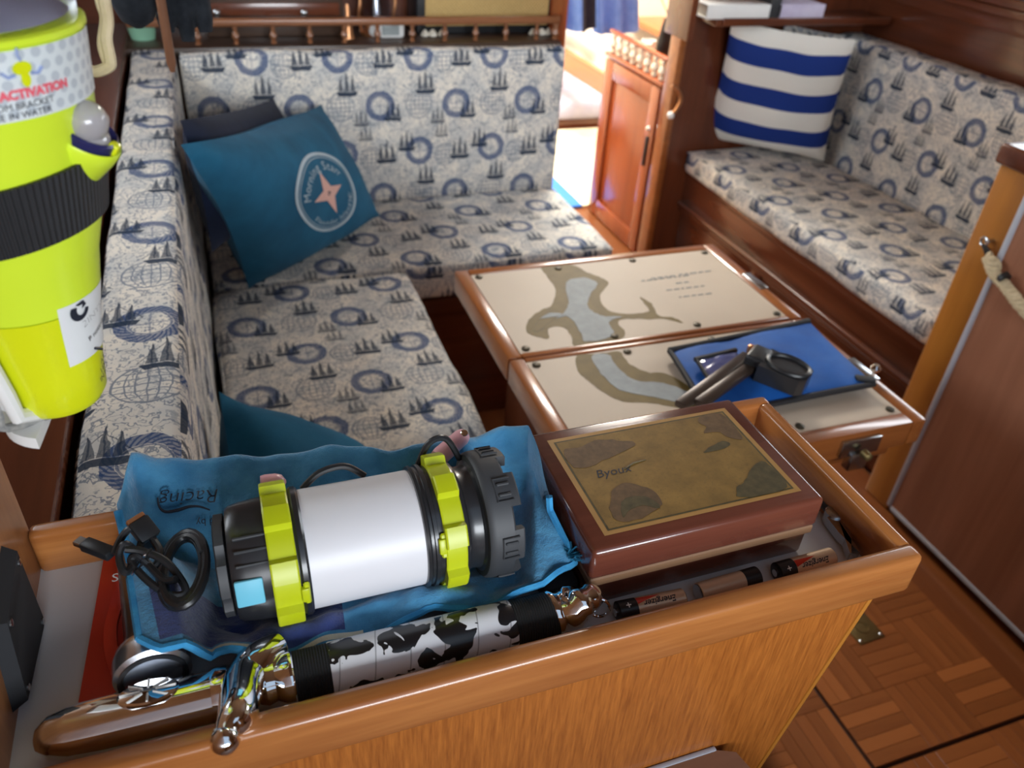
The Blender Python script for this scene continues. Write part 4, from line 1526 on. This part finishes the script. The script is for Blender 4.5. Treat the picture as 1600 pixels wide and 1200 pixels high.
for (ua, va), (ub, vb), lab_, nm in (((684, 716), (729, 676), 'short pink rounded tab with silver spark behind the lantern head', 'pink_tab'), ((408, 758), (446, 752), 'small pink rounded tab peeking over the lime ring beside the cable', 'pink_tab')):
    A, D = onz(ua, va, .958), onz(ub, vb, .964 if ub > 600 else .957)
    dv = (D - A).normalized()
    q = thing(nm, lab_, 'tab', A, 'pink tabs behind the lantern')
    part('body', B().tube([A, A + dv * .003, D - dv * .006, D - dv * .002, D + dv * .0005], [.0062, .0068, .0064, .0050, .001], 16), M['pink'], q, angle=60)
    if ub > 600:
        part('spark', B().lathe([(.0004, 0), (.0028, .0006), (.0024, .001)], 12, frame(D - dv * .004 + Vector((0, -.003, .0048)), dv, z=(0, -.5, .9))), M['chrome'], q)

# charging cable
cbz = .955
uc = thing('usb_cable', 'coiled black charging cable with two plugs left of the lantern', 'cable', onz(260, 880, .93))


def loops(cx, cy, rx, ry, z, n, tilt, seed):
    out = []
    rr = random.Random(seed)
    for k in range(n * 12):
        a = k / 12 * 2 * PI
        j = 1 + .10 * math.sin(a * .37 + seed)
        px, py = cx + rx * j * math.cos(a) + tilt * math.sin(a) + k * .10, cy + ry * j * math.sin(a)
        out.append(onz(px, py, z + .006 * math.sin(a + 1) + .0012 * (k // 12)))
    return out


part('coil', B().tube(smooth_path(loops(284, 890, 31, 54, .950, 4, -8, 1), 2), .0026, 8), M['black'], uc)
part('coil', B().tube(smooth_path([onz(x, y, z) for x, y, z in ((178, 866, .958), (190, 840, .962), (205, 826, .965), (222, 838, .96), (212, 872, .955), (196, 895, .955), (186, 870, .96), (196, 850, .964), (222, 872, .955), (255, 905, .952), (275, 905, .955))], 6), .0023, 8), M['black'], uc)
part('coil', B().tube(smooth_path([onz(x, y, z) for x, y, z in ((236, 838, .958), (250, 862, .955), (240, 885, .952), (214, 868, .958), (206, 880, .955), (240, 915, .950), (272, 930, .945), (290, 920, .945), (262, 880, .956), (226, 862, .96), (196, 858, .962))], 6), .0023, 8), M['black'], uc)
part('tie', B().tube(smooth_path([onz(207, 898, .962), onz(214, 886, .968), onz(224, 872, .968), onz(236, 858, .962)], 4), .0009, 6), M['clear'], uc)
A, D = onz(120, 845, .955), onz(175, 866, .957)
mm = frame(A, D - A, z=(0, 0, 1))
L = (D - A).length
pg = part('plug', B().box((L * .22, -.0042, -.003), (L, .0042, .003), .0012, 2, mm), M['black'], uc)
part('plug_tip', B().box((0, -.0032, -.0018), (L * .24, .0032, .0018), .0005, 1, mm), M['steel'], pg)
A, D = onz(214, 814, .966), onz(236, 842, .958)
mm = frame(A, D - A, z=(0, 0, 1))
L = (D - A).length
pg = part('plug', B().box((0, -.0065, -.0035), (L, .0065, .0035), .0012, 2, mm), M['black'], uc)
part('plug_tip', B().box((-.003, -.0055, -.0022), (0, .0055, .0022), .0004, 1, mm), M['copper'], pg)

# red pouch lying at the left end of the tray
rd = thing('red_holder', 'shiny red-orange plastic holder with curved strap on tray bottom', 'holder', onz(170, 1000, TF))
poly = [(166, 868), (200, 812), (226, 826), (214, 900), (206, 960), (215, 1010), (250, 1040), (250, 1088), (124, 1110)]
part('sheet', clean(B().prism([onz(*q, TF + .0005) for q in poly][::-1], (0, 0, .004))), M['red'], rd)
sp1 = [(188, 858), (178, 920), (162, 985), (168, 1040), (190, 1082), (215, 1094)]
sp2 = [(204, 868), (196, 925), (182, 980), (188, 1030), (206, 1068), (228, 1084)]
pa_ = smooth_path([onz(*q, TF + .016) for q in sp1], 6)
pb_ = smooth_path([onz(*q, TF + .014) for q in sp2], 6)
b = B()
for k in range(len(pa_) - 1):
    b.hexa([pa_[k] - Vector((0, 0, .003)), pb_[k] - Vector((0, 0, .003)), pb_[k + 1] - Vector((0, 0, .003)), pa_[k + 1] - Vector((0, 0, .003)), pa_[k], pb_[k], pb_[k + 1], pa_[k + 1]])
part('strap', b, M['red'], rd)
part('leg', B().tube([pa_[0] - Vector((0, -.002, .002)), onz(*sp1[0], TF + .001)], .003, 6).tube([pa_[-1] - Vector((0, 0, .002)), onz(*sp1[-1], TF + .001)], .003, 6), M['red'], rd)
part('printed_letter', text_mesh('S', .010, lambda x, y: onz(180, 903, TF + .0195) + Vector((x, y, 0)), None), M['white'], rd)

# flashlight
hd_c = onz(238, 1052, .920)
fl_dir = (onz(222, 905, .915) - onz(240, 1050, .915)).normalized()
fm2 = frame((hd_c.x, hd_c.y, .9165), Vector((0, 0, 1)).cross(fl_dir), z=fl_dir)
ft = thing('flashlight', 'black flashlight with silver head half under the towel', 'flashlight', (hd_c.x, hd_c.y, TF))
part('barrel', B().lathe([(.0165, .02), (.0135, .028), (.013, .105), (.011, .11)], 32, fm2), M['lantblack'], ft)
part('head', B().lathe([(.0185, 0), (.0212, .002), (.0212, .012), (.0195, .018), (.0165, .021)], 40, fm2), plain('satin_aluminium', (.55, .57, .62), .25, .9), ft)
part('bezel', B().lathe([(.014, .003), (.0185, .001), (.019, -.001), (.0165, -.0015), (.014, .003)], 40, fm2, cap=False), M['lantblack'], ft)
part('lens', B().lathe([(.015, .001), (.0148, .0018)], 32, fm2), M['chrome'], ft)

# dagger in a chrome sheath
dz = .9115
tip, pom = onz(52, 1160, dz), onz(862, 960, dz)
dv = (pom - tip).normalized()
dm = frame(tip, Vector((0, 0, 1)).cross(dv), z=dv)
DL = (pom - tip).length
dg = thing('dagger', 'ornamental dagger in chrome sheath with cow print taped grip along the front rail', 'dagger', (tip.x, tip.y, TF))


def along(u, v):
    q = onz(u, v, dz)
    return (q - tip).dot(dv)


s0, s1, s2, s3, s4 = along(352, 1090), along(456, 1062), along(516, 1046), along(800, 978), DL
part('sheath', B().lathe([(.002, .0), (.007, .002), (.0115, .008), (.0138, .018), (.0148, .035), (.0152, s0 * .6), (.0155, s0)], 40, dm @ Matrix.Diagonal((1.05, 1.0, 1, 1))), M['chrome'], dg)
part('throat', B().lathe([(.0162, s0 - .006), (.0168, s0 - .003), (.0165, s0 + .003)], 40, dm), M['chrome'], dg)
part('grip_core', B().lathe([(.0148, s1), (.0152, s1 + .002), (.0152, s4 - .002), (.0146, s4)], 40, dm), M['tapeblack'], dg, 'ribbed black tape')
part('grip_tape', B().lathe([(.0153, s2), (.0157, s2 + .0008), (.0157, s3 - .0008), (.0153, s3)], 48, dm), M['cow'], dg, 'black and white cow print tape')
part('ferrule', B().lathe([(.0120, s1 - .022), (.0150, s1 - .014), (.0135, s1 - .009), (.0158, s1 - .004), (.0158, s1 + .001), (.015, s1 + .002)], 40, dm), M['chrome'], dg)
sgm = tip + dv * (s0 + .012)
gq = smooth_path([tip + dv * (s0 + .034) + Vector((.0, .020, .008)), tip + dv * (s0 + .022) + Vector((0, .012, .010)), sgm + Vector((0, 0, .010)), onz(372, 1112, .940), onz(356, 1138, .944), onz(352, 1158, .943)], 5)
n = len(gq)
part('guard', B().tube(gq, [.006 + .006 * math.sin(PI * min(1, k / (n - 1) * 1.15 + .05)) for k in range(n)], 16), M['chrome'], dg, angle=60)
part('guard_knob', B().lathe([(.0005, -.008), (.006, -.005), (.0078, 0), (.006, .005), (.0005, .008)], 20, T(*onz(352, 1156, .943))), M['chrome'], dg, angle=60)
pq = smooth_path([pom - dv * .001, pom + dv * .012 + Vector((0, .001, .002)), onz(898, 952, .918), onz(912, 938, .922), onz(926, 932, .92)], 5)
n = len(pq)
part('pommel', B().tube(pq, [.0150 - .0075 * (k / (n - 1)) + .0012 * math.sin(k * 1.5) for k in range(n)], 18), M['chrome'], dg, angle=60)
part('pommel_ball', B().lathe([(.0005, -.009), (.0065, -.006), (.0088, 0), (.0065, .006), (.0005, .009)], 20, T(*onz(922, 934, .921))), M['chrome'], dg, angle=60)
rc_ = onz(936, 950, .914)
part('ring', B().tube([rc_ + Vector((.006 * math.cos(a * PI / 10), -.003 * math.cos(a * PI / 10), .0085 * math.sin(a * PI / 10))) for a in range(20)], .0011, 8, True), M['chrome'], dg)
em = frame(tip + dv * along(240, 1110) + Vector((0, .003, .0145)), dv, z=(0, .25, 1))
bd = part('badge', B().lathe([(.001, -.001), (.016, -.001), (.016, .0006), (.0145, .0015), (.001, .0018)], 40, em @ Matrix.Diagonal((1, .62, 1, 1))), M['chrome'], dg, 'oval chrome badge')
b = B()
for k in range(8):
    a = k * PI / 4
    b.tube([em @ Vector((.004 * math.cos(a), .0025 * math.sin(a), .0019)), em @ Vector((.0145 * math.cos(a), .009 * math.sin(a), .0019))], .0006, 5)
part('badge_rays', b, M['white'], bd, kind='stuff')

# cigar box
bxz = [TF, .920, .9225, .9235, .9245, .9515]
cg = thing('cigar_box', 'dark varnished wooden box with gilt scene on lid standing in tray', 'box', (.27, .38, TF))
LZ_ = .952
c0 = [onz(*q, LZ_) for q in ((904, 872), (1296, 776), (1142, 628), (838, 668))]
xa_, ya_ = (c0[0].x + c0[3].x) / 2, (c0[0].y + c0[1].y) / 2
xb_, yb_ = (c0[1].x + c0[2].x) / 2, (c0[2].y + c0[3].y) / 2
rot = math.atan2(c0[1].y - c0[0].y, c0[1].x - c0[0].x) * .5
cmx = T((xa_ + xb_) / 2, (ya_ + yb_) / 2, 0) @ Matrix.Rotation(rot, 4, 'Z')
hw, hd2 = (xb_ - xa_) / 2, (yb_ - ya_) / 2
part('box_body', B().box((-hw + .003, -hd2 + .003, TF), (hw - .003, hd2 - .003, .918), .003, 2, cmx), M['boxwood'], cg)
part('box_rim', B().box((-hw + .001, -hd2 + .001, .917), (hw - .001, hd2 - .001, .9245), .001, 1, cmx), M['boxseam'], cg, 'worn pale seam between box and lid')
ldp = part('lid', B().box((-hw, -hd2, .9245), (hw, hd2, LZ_), .004, 3, cmx), M['boxwood'], cg)
IM = .013


def lidp(u, v, z=LZ_ + .0004):      # u 0..1 left-right, v 0..1 near-far on the inlay
    return cmx @ Vector((-hw + IM + (2 * hw - 2 * IM) * u, -hd2 + IM * .9 + (2 * hd2 - 1.8 * IM) * v, z))


def lidquad(u0, v0, u1, v1, z):
    return B().add([lidp(u0, v0, z), lidp(u1, v0, z), lidp(u1, v1, z), lidp(u0, v1, z)], [(0, 1, 2, 3)])


part('gilt_border', lidquad(0, 0, 1, 1, LZ_ + .0002), M['giltborder'], ldp)
part('gilt_line', lidquad(.025, .035, .975, .965, LZ_ + .0003), M['giltdark'], ldp)
part('gilt_scene', lidquad(.035, .048, .965, .952, LZ_ + .0004), M['gilt'], ldp, 'worn gilt landscape print')


def lidblob(pts, mat, z, seed, name):
    pp = smooth_path([(x, y, 0) for x, y in pts], 4, True)
    pp = [(p.x + noise.noise(Vector((p.x * 22, p.y * 22, seed))) * .012, p.y + noise.noise(Vector((p.y * 22, p.x * 22, seed + 3))) * .016) for p in pp]
    part(name, clean(B().prism([lidp(x, y, z) for x, y in pp], (0, 0, .00008))), mat, ldp)


lidblob([(.05, .66), (.05, .86), (.14, .86), (.25, .90), (.36, .84), (.41, .78), (.30, .72), (.16, .66)], M['giltbrown'], LZ_ + .0005, 1, 'printed_hills')
lidblob([(.09, .10), (.10, .26), (.15, .36), (.22, .42), (.30, .36), (.34, .24), (.31, .13), (.2, .08)], M['giltbrown'], LZ_ + .0005, 2, 'printed_crest')
lidblob([(.12, .12), (.16, .25), (.22, .28), (.29, .24), (.31, .13), (.24, .18), (.18, .17)], M['giltdark'], LZ_ + .0006, 5, 'printed_crest')
lidblob([(.70, .06), (.95, .06), (.95, .34), (.86, .30), (.78, .20), (.72, .16)], M['giltdark'], LZ_ + .0005, 3, 'printed_shore')
lidblob([(.80, .92), (.95, .94), (.95, .62), (.88, .66), (.86, .74), (.78, .76), (.82, .82)], M['giltbrown'], LZ_ + .0005, 4, 'printed_tree')
lidblob([(.70, .56), (.78, .55), (.86, .58), (.84, .63), (.76, .60)], M['giltdark'], LZ_ + .0005, 6, 'printed_tree')
part('printed_name', text_mesh('Byoux', 1, lambda x, y: lidp(.21 + x * .07, .55 + y * .11, LZ_ + .0006), None, .3), M['ink'], ldp)
part('printed_swash', B().tube([lidp(.27, .55, LZ_ + .0005), lidp(.33, .59, LZ_ + .0005), lidp(.40, .60, LZ_ + .0005)], [.0004, .0008, .0003], 5), M['giltdark'], ldp)

# three AA batteries lying loose in front of the box
for k, (a, c, lab, flip, spin) in enumerate((((962, 957), (1069, 935), 'loose AA battery closest to the dagger ring', 0, 0.), ((1087, 928), (1187, 899), 'loose AA battery in the middle showing its plain silver end', 1, 2.2), ((1205, 897), (1306, 868), 'loose AA battery next to the pliers', 0, .35))):
    zb = TF + .0072
    A, D = onz(*a, zb), onz(*c, zb)
    mid = (A + D) / 2
    dv2 = (D - A).normalized()
    bm_ = frame(mid - dv2 * .0245, Vector((0, 0, 1)).cross(dv2), z=dv2) @ Matrix.Rotation(spin, 4, 'Z')
    if flip:
        bm_ = frame(mid + dv2 * .0245, Vector((0, 0, 1)).cross(-dv2), z=-dv2) @ Matrix.Rotation(spin, 4, 'Z')
    bt = thing('aa_battery', lab, 'battery', (mid.x, mid.y, TF), 'loose batteries in the tray')
    part('sleeve', B().lathe([(.0066, .013), (.0071, .0132), (.0071, .0485), (.0066, .049)], 32, bm_), M['battgold'], bt)
    part('black_band', B().lathe([(.0062, 0), (.0072, .0006), (.0072, .0134), (.0066, .0134)], 32, bm_), M['black'], bt)
    part('positive_cap', B().lathe([(.0027, -.0014), (.0027, 0), (.006, .0002)], 20, bm_), M['battend'], bt)
    part('negative_cap', B().lathe([(.006, .049), (.0064, .0493), (.0055, .0496)], 24, bm_), M['battend'], bt)

    def wrapf(x, y, r=.00725, z0=.030, a0=-PI / 2, bm_=bm_):
        a = a0 + y / r
        return bm_ @ Vector((r * math.cos(a), r * math.sin(a), z0 + x))
    for ff, zz, aa in (((lambda x, y: wrapf(-x, y, a0=1.9)), 0, 0),):
        part('brand_word', text_mesh('Energizer', .0062, ff, None, .2, bold=.0001), M['ink'], bt)
    b = B()
    b.grid(lambda u, v: wrapf(-.0165 + .018 * u, (v - .5) * .0055 * (1 - u) - .003 - .002 * u, r=.00722, a0=1.9), 8, 4)
    part('red_flash', b, M['red'], bt)
    b = B()
    for q in ((.0018, .0004), (.0004, .0018)):
        b.grid(lambda u, v: wrapf(-.023 + q[0] * (2 * u - 1), q[1] * (2 * v - 1) - .001, r=.0073, a0=1.9), 2, 2)
    part('plus_mark', b, M['white'], bt)

# pliers in the right corner
pp = thing('pliers', 'steel pliers with open jaws in the corner beside the box', 'pliers', onz(1310, 830, TF))
pv = onz(1303, 806, TF + .008)
j1, j2 = onz(1326, 868, TF + .008), onz(1342, 866, TF + .008)
for k, j in enumerate((j1, j2)):
    dd = (j - pv).normalized()
    sd = Vector((0, 0, 1)).cross(dd).normalized() * (1 if k == 0 else -1)
    poly = [pv + sd * .001, pv + sd * .0085 + dd * .004, pv + sd * .007 + dd * .020, j + sd * .0012, j, pv + sd * .0005 + dd * .022]
    part('jaw', clean(B().prism([Vector((q.x, q.y, TF + .003)) for q in poly][::(1 if k else -1)], (0, 0, .008))), M['steel'], pp)
    h = pv - dd * .034 + sd * -.002
    part('handle', B().tube([pv - dd * .002, pv - dd * .012 - sd * .004, h], [.004, .0042, .0042], 10), M['rubber'], pp)
part('pivot', B().lathe([(.0075, 0), (.0075, .011), (.006, .0122), (.003, .0128)], 24, T(pv.x, pv.y, TF + .001)), M['steel'], pp)
sdv = thing('small_charger', 'small dark device peeking from under the towel by the box', 'device', onz(868, 905, TF))
mm = frame(onz(868, 904, TF + .006), (1, .05, 0), z=(0, 0, 1))
part('case', B().box((-.014, -.012, -.006), (.012, .014, .006), .002, 2, mm), M['rubber'], sdv)
part('port', B().box((.0118, -.005, -.002), (.0124, .005, .002), 0, 1, mm), M['black'], sdv)

# ------------------------------------------------------------------ distress beacon on the bulkhead
EX, EY = -.101, .410
prof = [(1.058, .014), (1.060, .0210), (1.065, .0240), (1.080, .0255), (1.112, .0305), (1.145, .0375), (1.162, .0425), (1.2, .0495), (1.250, .054)]


def er(z): return interp(prof, z)


ep = thing('distress_beacon', 'neon yellow distress beacon with clear dome strapped to the bulkhead', 'beacon', (EX, EY, 1.05))
em_ = T(EX, EY, 0)
lowz = 1.122
part('lower_body', B().lathe([(r, z) for z, r in prof if z < lowz] + [(er(lowz), lowz)], 64, em_), M['neon2'], ep)
part('upper_body', B().lathe([(er(lowz) - .001, lowz), (er(lowz) + .0008, lowz + .001)] + [(r, z) for z, r in prof if z > lowz], 64, em_), M['neon'], ep)
part('top_bead', B().lathe([(.0530, 1.2475), (.0548, 1.2485), (.0548, 1.2508), (.0530, 1.2518)], 64, em_), M['neon'], ep)
part('dome', B().lathe([(.0525, 1.2515), (.0520, 1.288), (.048, 1.308), (.036, 1.325), (.02, 1.333), (.001, 1.335)], 48, em_), M['clear'], ep, 'clear smoky dome')
part('dome_core', B().lathe([(.044, 1.2515), (.040, 1.256), (.014, 1.264), (.012, 1.30)], 32, em_), plain('dome_core_mat', (.34, .33, .40), .35), ep)


def skin(a, z, off=.0006):
    r = er(z) + off
    return Vector((EX + r * math.cos(a), EY + r * math.sin(a), z))


def patch(b, a0, a1, z0, z1, off, na=24, nz=8):
    return b.grid(lambda u, v: skin(a0 + (a1 - a0) * u, z0 + (z1 - z0) * v, off), na, nz, lambda u, v: ((a0 + (a1 - a0) * u) * .048, z0 + (z1 - z0) * v))


# camera-facing direction of the beacon
AC = math.atan2(-EY, -EX)
b = patch(B(), AC - 1.5, AC + 1.35, 1.221, 1.2475, .0007, 40, 8)
lb = part('dotted_label', b, M['dots'], ep, 'pale label with grey dots')


def lab(a0, z0):
    return lambda x, y: skin(a0 + x / .05, z0 + y, .0014)


A0 = AC + .31
part('label_word', text_mesh('AUTOMATIC ACTIVATION', .0047, lab(A0 - .10, 1.2312), None, bold=.0003), M['inkred'], lb)
part('label_word', text_mesh('REMOVE FROM BRACKET', .0036, lab(A0 - .10, 1.2268), None), M['ink'], lb)
part('label_word', text_mesh('AND PLACE IN WATER', .0036, lab(A0 - .10, 1.2232), None), M['ink'], lb)
AI = AC + .42


def blob(cx, cz, rx, rz, mat, nm):
    b = B()
    f = lab(AI, 1.2280)
    n = 20
    b.add([f(cx + rx * math.cos(2 * PI * k / n), cz + rz * math.sin(2 * PI * k / n)) for k in range(n)], [list(range(n))])
    part(nm, b, mat, lb)


blob(0, .0128, .0036, .0026, M['neon2'], 'icon_head')
blob(.0005, .0085, .0018, .0030, M['neon2'], 'icon_body')
f_ = lab(AI, 1.2280)
part('icon_aerial', B().tube([f_(0, .0155), f_(-.0008, .018), f_(-.0005, .0205)], .0005, 5), M['inkblue'], lb)
for s in (-1, 1):
    part('icon_wave', B().tube([f_(s * .003, .0105), f_(s * .0055, .0100), f_(s * .0075, .012)], .0007, 5), M['inkblue'], lb)
# lower sticker with swirl emblem
AS_ = AC + .78
st_ = patch(B(), AS_ - .50, AS_ + .80, 1.092, 1.128, .0007, 20, 8)
sk_ = part('sticker', st_, M['label'], ep, 'white registration sticker')


def stk(a0, z0, tilt=.25):
    return lambda x, y: skin(a0 + (x * math.cos(tilt) - y * math.sin(tilt)) / .029, z0 + x * math.sin(tilt) + y * math.cos(tilt), .0014)


f_ = stk(AS_ - .18, 1.1225, 0)
b = B()
sw_o = [(.0048 * math.cos(a), .0058 * math.sin(a)) for a in [2.6 + k * .3 for k in range(13)]]
sw_i = [(.0022 * math.cos(a) + .0006, .0036 * math.sin(a) + .0006) for a in [2.6 + k * .3 for k in range(13)]]
for k in range(12):
    b.add([f_(*sw_o[k]), f_(*sw_o[k + 1]), f_(*sw_i[k + 1]), f_(*sw_i[k])], [(0, 1, 2, 3)])
b.add([f_(*q) for q in ((-.002, .004), (.002, .005), (.0035, .002), (.001, .0005), (.0015, .003), (-.0005, .003))], [(0, 1, 2, 3, 4, 5)])
part('emblem_swirl', b, M['ink'], sk_)
part('sticker_word', text_mesh('2INYS', .0060, stk(AS_ + .10, 1.1150), None, bold=-.0002), M['ink'], sk_)
part('sticker_word', text_mesh('P notanit', .0042, stk(AS_ + .18, 1.1045), None), M['ink'], sk_)
part('arrow_mark', B().tube([stk(AS_ + .05, 1.0945)(0, .0008), stk(AS_ + .28, 1.0905)(0, 0)], .0007, 5), M['ink'], ep)
for k, (tx, dz_) in enumerate((('ATTEN', 0), ('I EST OF', -.0048), ('IN EMERG', -.0092))):
    part('body_word', text_mesh(tx, .0045, stk(AS_ + .42, 1.0855 + dz_), None), M['ink'], ep)

# strap
b = B()
za_, zb_ = 1.163, 1.194
na = 56


def strap_pt(a, z, off):
    dzt = .004 * math.sin((a - AC) * 1.3)
    return skin(a, z + dzt, off)


b.grid(lambda u, v: strap_pt(AC - 1.6 + 3.2 * u, za_ + (zb_ - za_) * v, .0032), na, 6, lambda u, v: (3.2 * u * .05, v * .04))
b.grid(lambda u, v: strap_pt(AC - 1.6 + 3.2 * u, za_ + (zb_ - za_) * v, .0012), na, 6, lambda u, v: (3.2 * u * .05, v * .04), flip=True)
for z_, fl in ((za_, 0), (zb_, 1)):
    b.grid(lambda u, v: strap_pt(AC - 1.6 + 3.2 * u, z_, .0012 + .002 * v), na, 1, lambda u, v: (3.2 * u * .05, v * .04), flip=bool(fl))
part('strap', b, M['web'], ep, 'ribbed black webbing strap')
b = B()
b.grid(lambda u, v: strap_pt(AC - .55 + .34 * u, za_ - .004 + (zb_ - za_ + .006) * v, .0052 + .001 * math.sin(v * PI)), 8, 6, lambda u, v: (u * .02, v * .04))
b.grid(lambda u, v: strap_pt(AC - .55 + .34 * u, za_ - .004 + (zb_ - za_ + .006) * v, .0030), 8, 6, lambda u, v: (u * .02, v * .04), flip=True)
part('strap_keeper', b, M['web'], ep)

# strobe housing on the camera's right of the body
AR = AC + 1.0
ctr = skin(AR, 1.215, -.006)
od = Vector((math.cos(AR), math.sin(AR), 0))
upv = Vector((0, 0, 1))
tg = upv.cross(od)
cm = frame(ctr + od * .002 + Vector((0, 0, -.012)), tg, z=(od * .55 + upv * .83)) @ Matrix.Scale(.88, 4)
sb = part('strobe_socket', B().lathe([(.006, -.030), (.0135, -.018), (.0172, -.004), (.0180, .002), (.0172, .004), (.0155, .002), (.014, -.006), (.001, -.008)], 32, cm), M['neon'], ep)
part('strobe_rim', B().lathe([(.0150, -.004), (.0150, .007), (.0138, .008), (.0135, -.003)], 32, cm, cap=False), plain('navy_rim', (.02, .02, .09), .3), sb)
part('strobe_lens', B().lathe([(.0135, -.002), (.0130, .004), (.010, .008), (.006, .010), (.001, .011)], 28, cm), M['strobe'], sb, 'clear strobe lens')
part('strobe_switch', B().box((-.003, -.0165, .0015), (.003, -.0115, .008), .001, 2, cm), M['neon2'], sb)
part('strobe_window', B().lathe([(.004, -.012), (.0105, -.007), (.0125, 0), (.0105, .007), (.006, .011), (.001, .0125)], 24, cm @ T(-.003, .001, .012) @ Matrix.Scale(.82, 4)), M['strobe'], sb)

# bracket: white moulded holder on the bulkhead
bk_ = thing('beacon_bracket', 'white plastic bracket holding the yellow beacon on the wall', 'bracket', (-.15, EY, 1.03))
AB0 = AC - .78
b = B()


def brk(u, v):
    a = AB0 - 1.9 * u
    z = 1.053 + .15 * v
    return skin(a, z, .004)


b.grid(brk, 20, 8).grid(lambda u, v: brk(u, v) + Vector((math.cos(AB0 - 1.9 * u), math.sin(AB0 - 1.9 * u), 0)) * .004, 20, 8, flip=True)
part('cradle', b, M['white'], bk_)
part('cradle_edge', B().tube([skin(AB0, 1.053 + .15 * k / 10, .006) for k in range(11)], .0042, 10), M['white'], bk_)
b = B()
pts_ = [Vector((EX, EY, 1.054)) + Vector((.030 * math.cos(AC - .6 - k * .14), .030 * math.sin(AC - .6 - k * .14), 0)) for k in range(20)]
part('foot', B().prism(pts_, (0, 0, -.007)), M['white'], bk_)
part('foot_tab', B().prism([skin(AC - .12, 1.060, .000), skin(AC - .45, 1.058, .003), skin(AC - .42, 1.048, .001), skin(AC - .26, 1.043, -.003), skin(AC - .16, 1.048, -.004)], (-.006, .008, 0)), M['white'], bk_)
part('wall_plate', B().box((-.157, EY - .035, 1.03), (-.1475, EY + .035, 1.24), .003), M['white'], bk_)
cdp = [skin(AB0 - .22, 1.13 - .01 * k, .0105 + .001 * math.sin(k * 2)) for k in range(9)]
part('lanyard_cord', B().tube(smooth_path(cdp, 4), .0024, 8), cloth('grey_cord', (.30, .30, .30), (.55, .54, .50), 300, .8), bk_)
# tan cord beside the dome
tc = thing('tan_cord', 'tan cord hanging beside the beacon dome', 'cord', onx(168, 100, -.075))
dcp = [ony(u, v, .455) for u, v in ((150, -120), (160, -20), (168, 30), (166, 60), (172, 92), (170, 104), (150, 112), (138, 108))]
part('strand', B().tube(smooth_path(dcp, 6), .0028, 8), M['rope'], tc)
dcp = [ony(u, v, .457) for u, v in ((170, -100), (156, -10), (164, 28), (160, 70), (168, 98))]
part('strand', B().tube(smooth_path(dcp, 6), .0024, 8), M['rope'], tc)
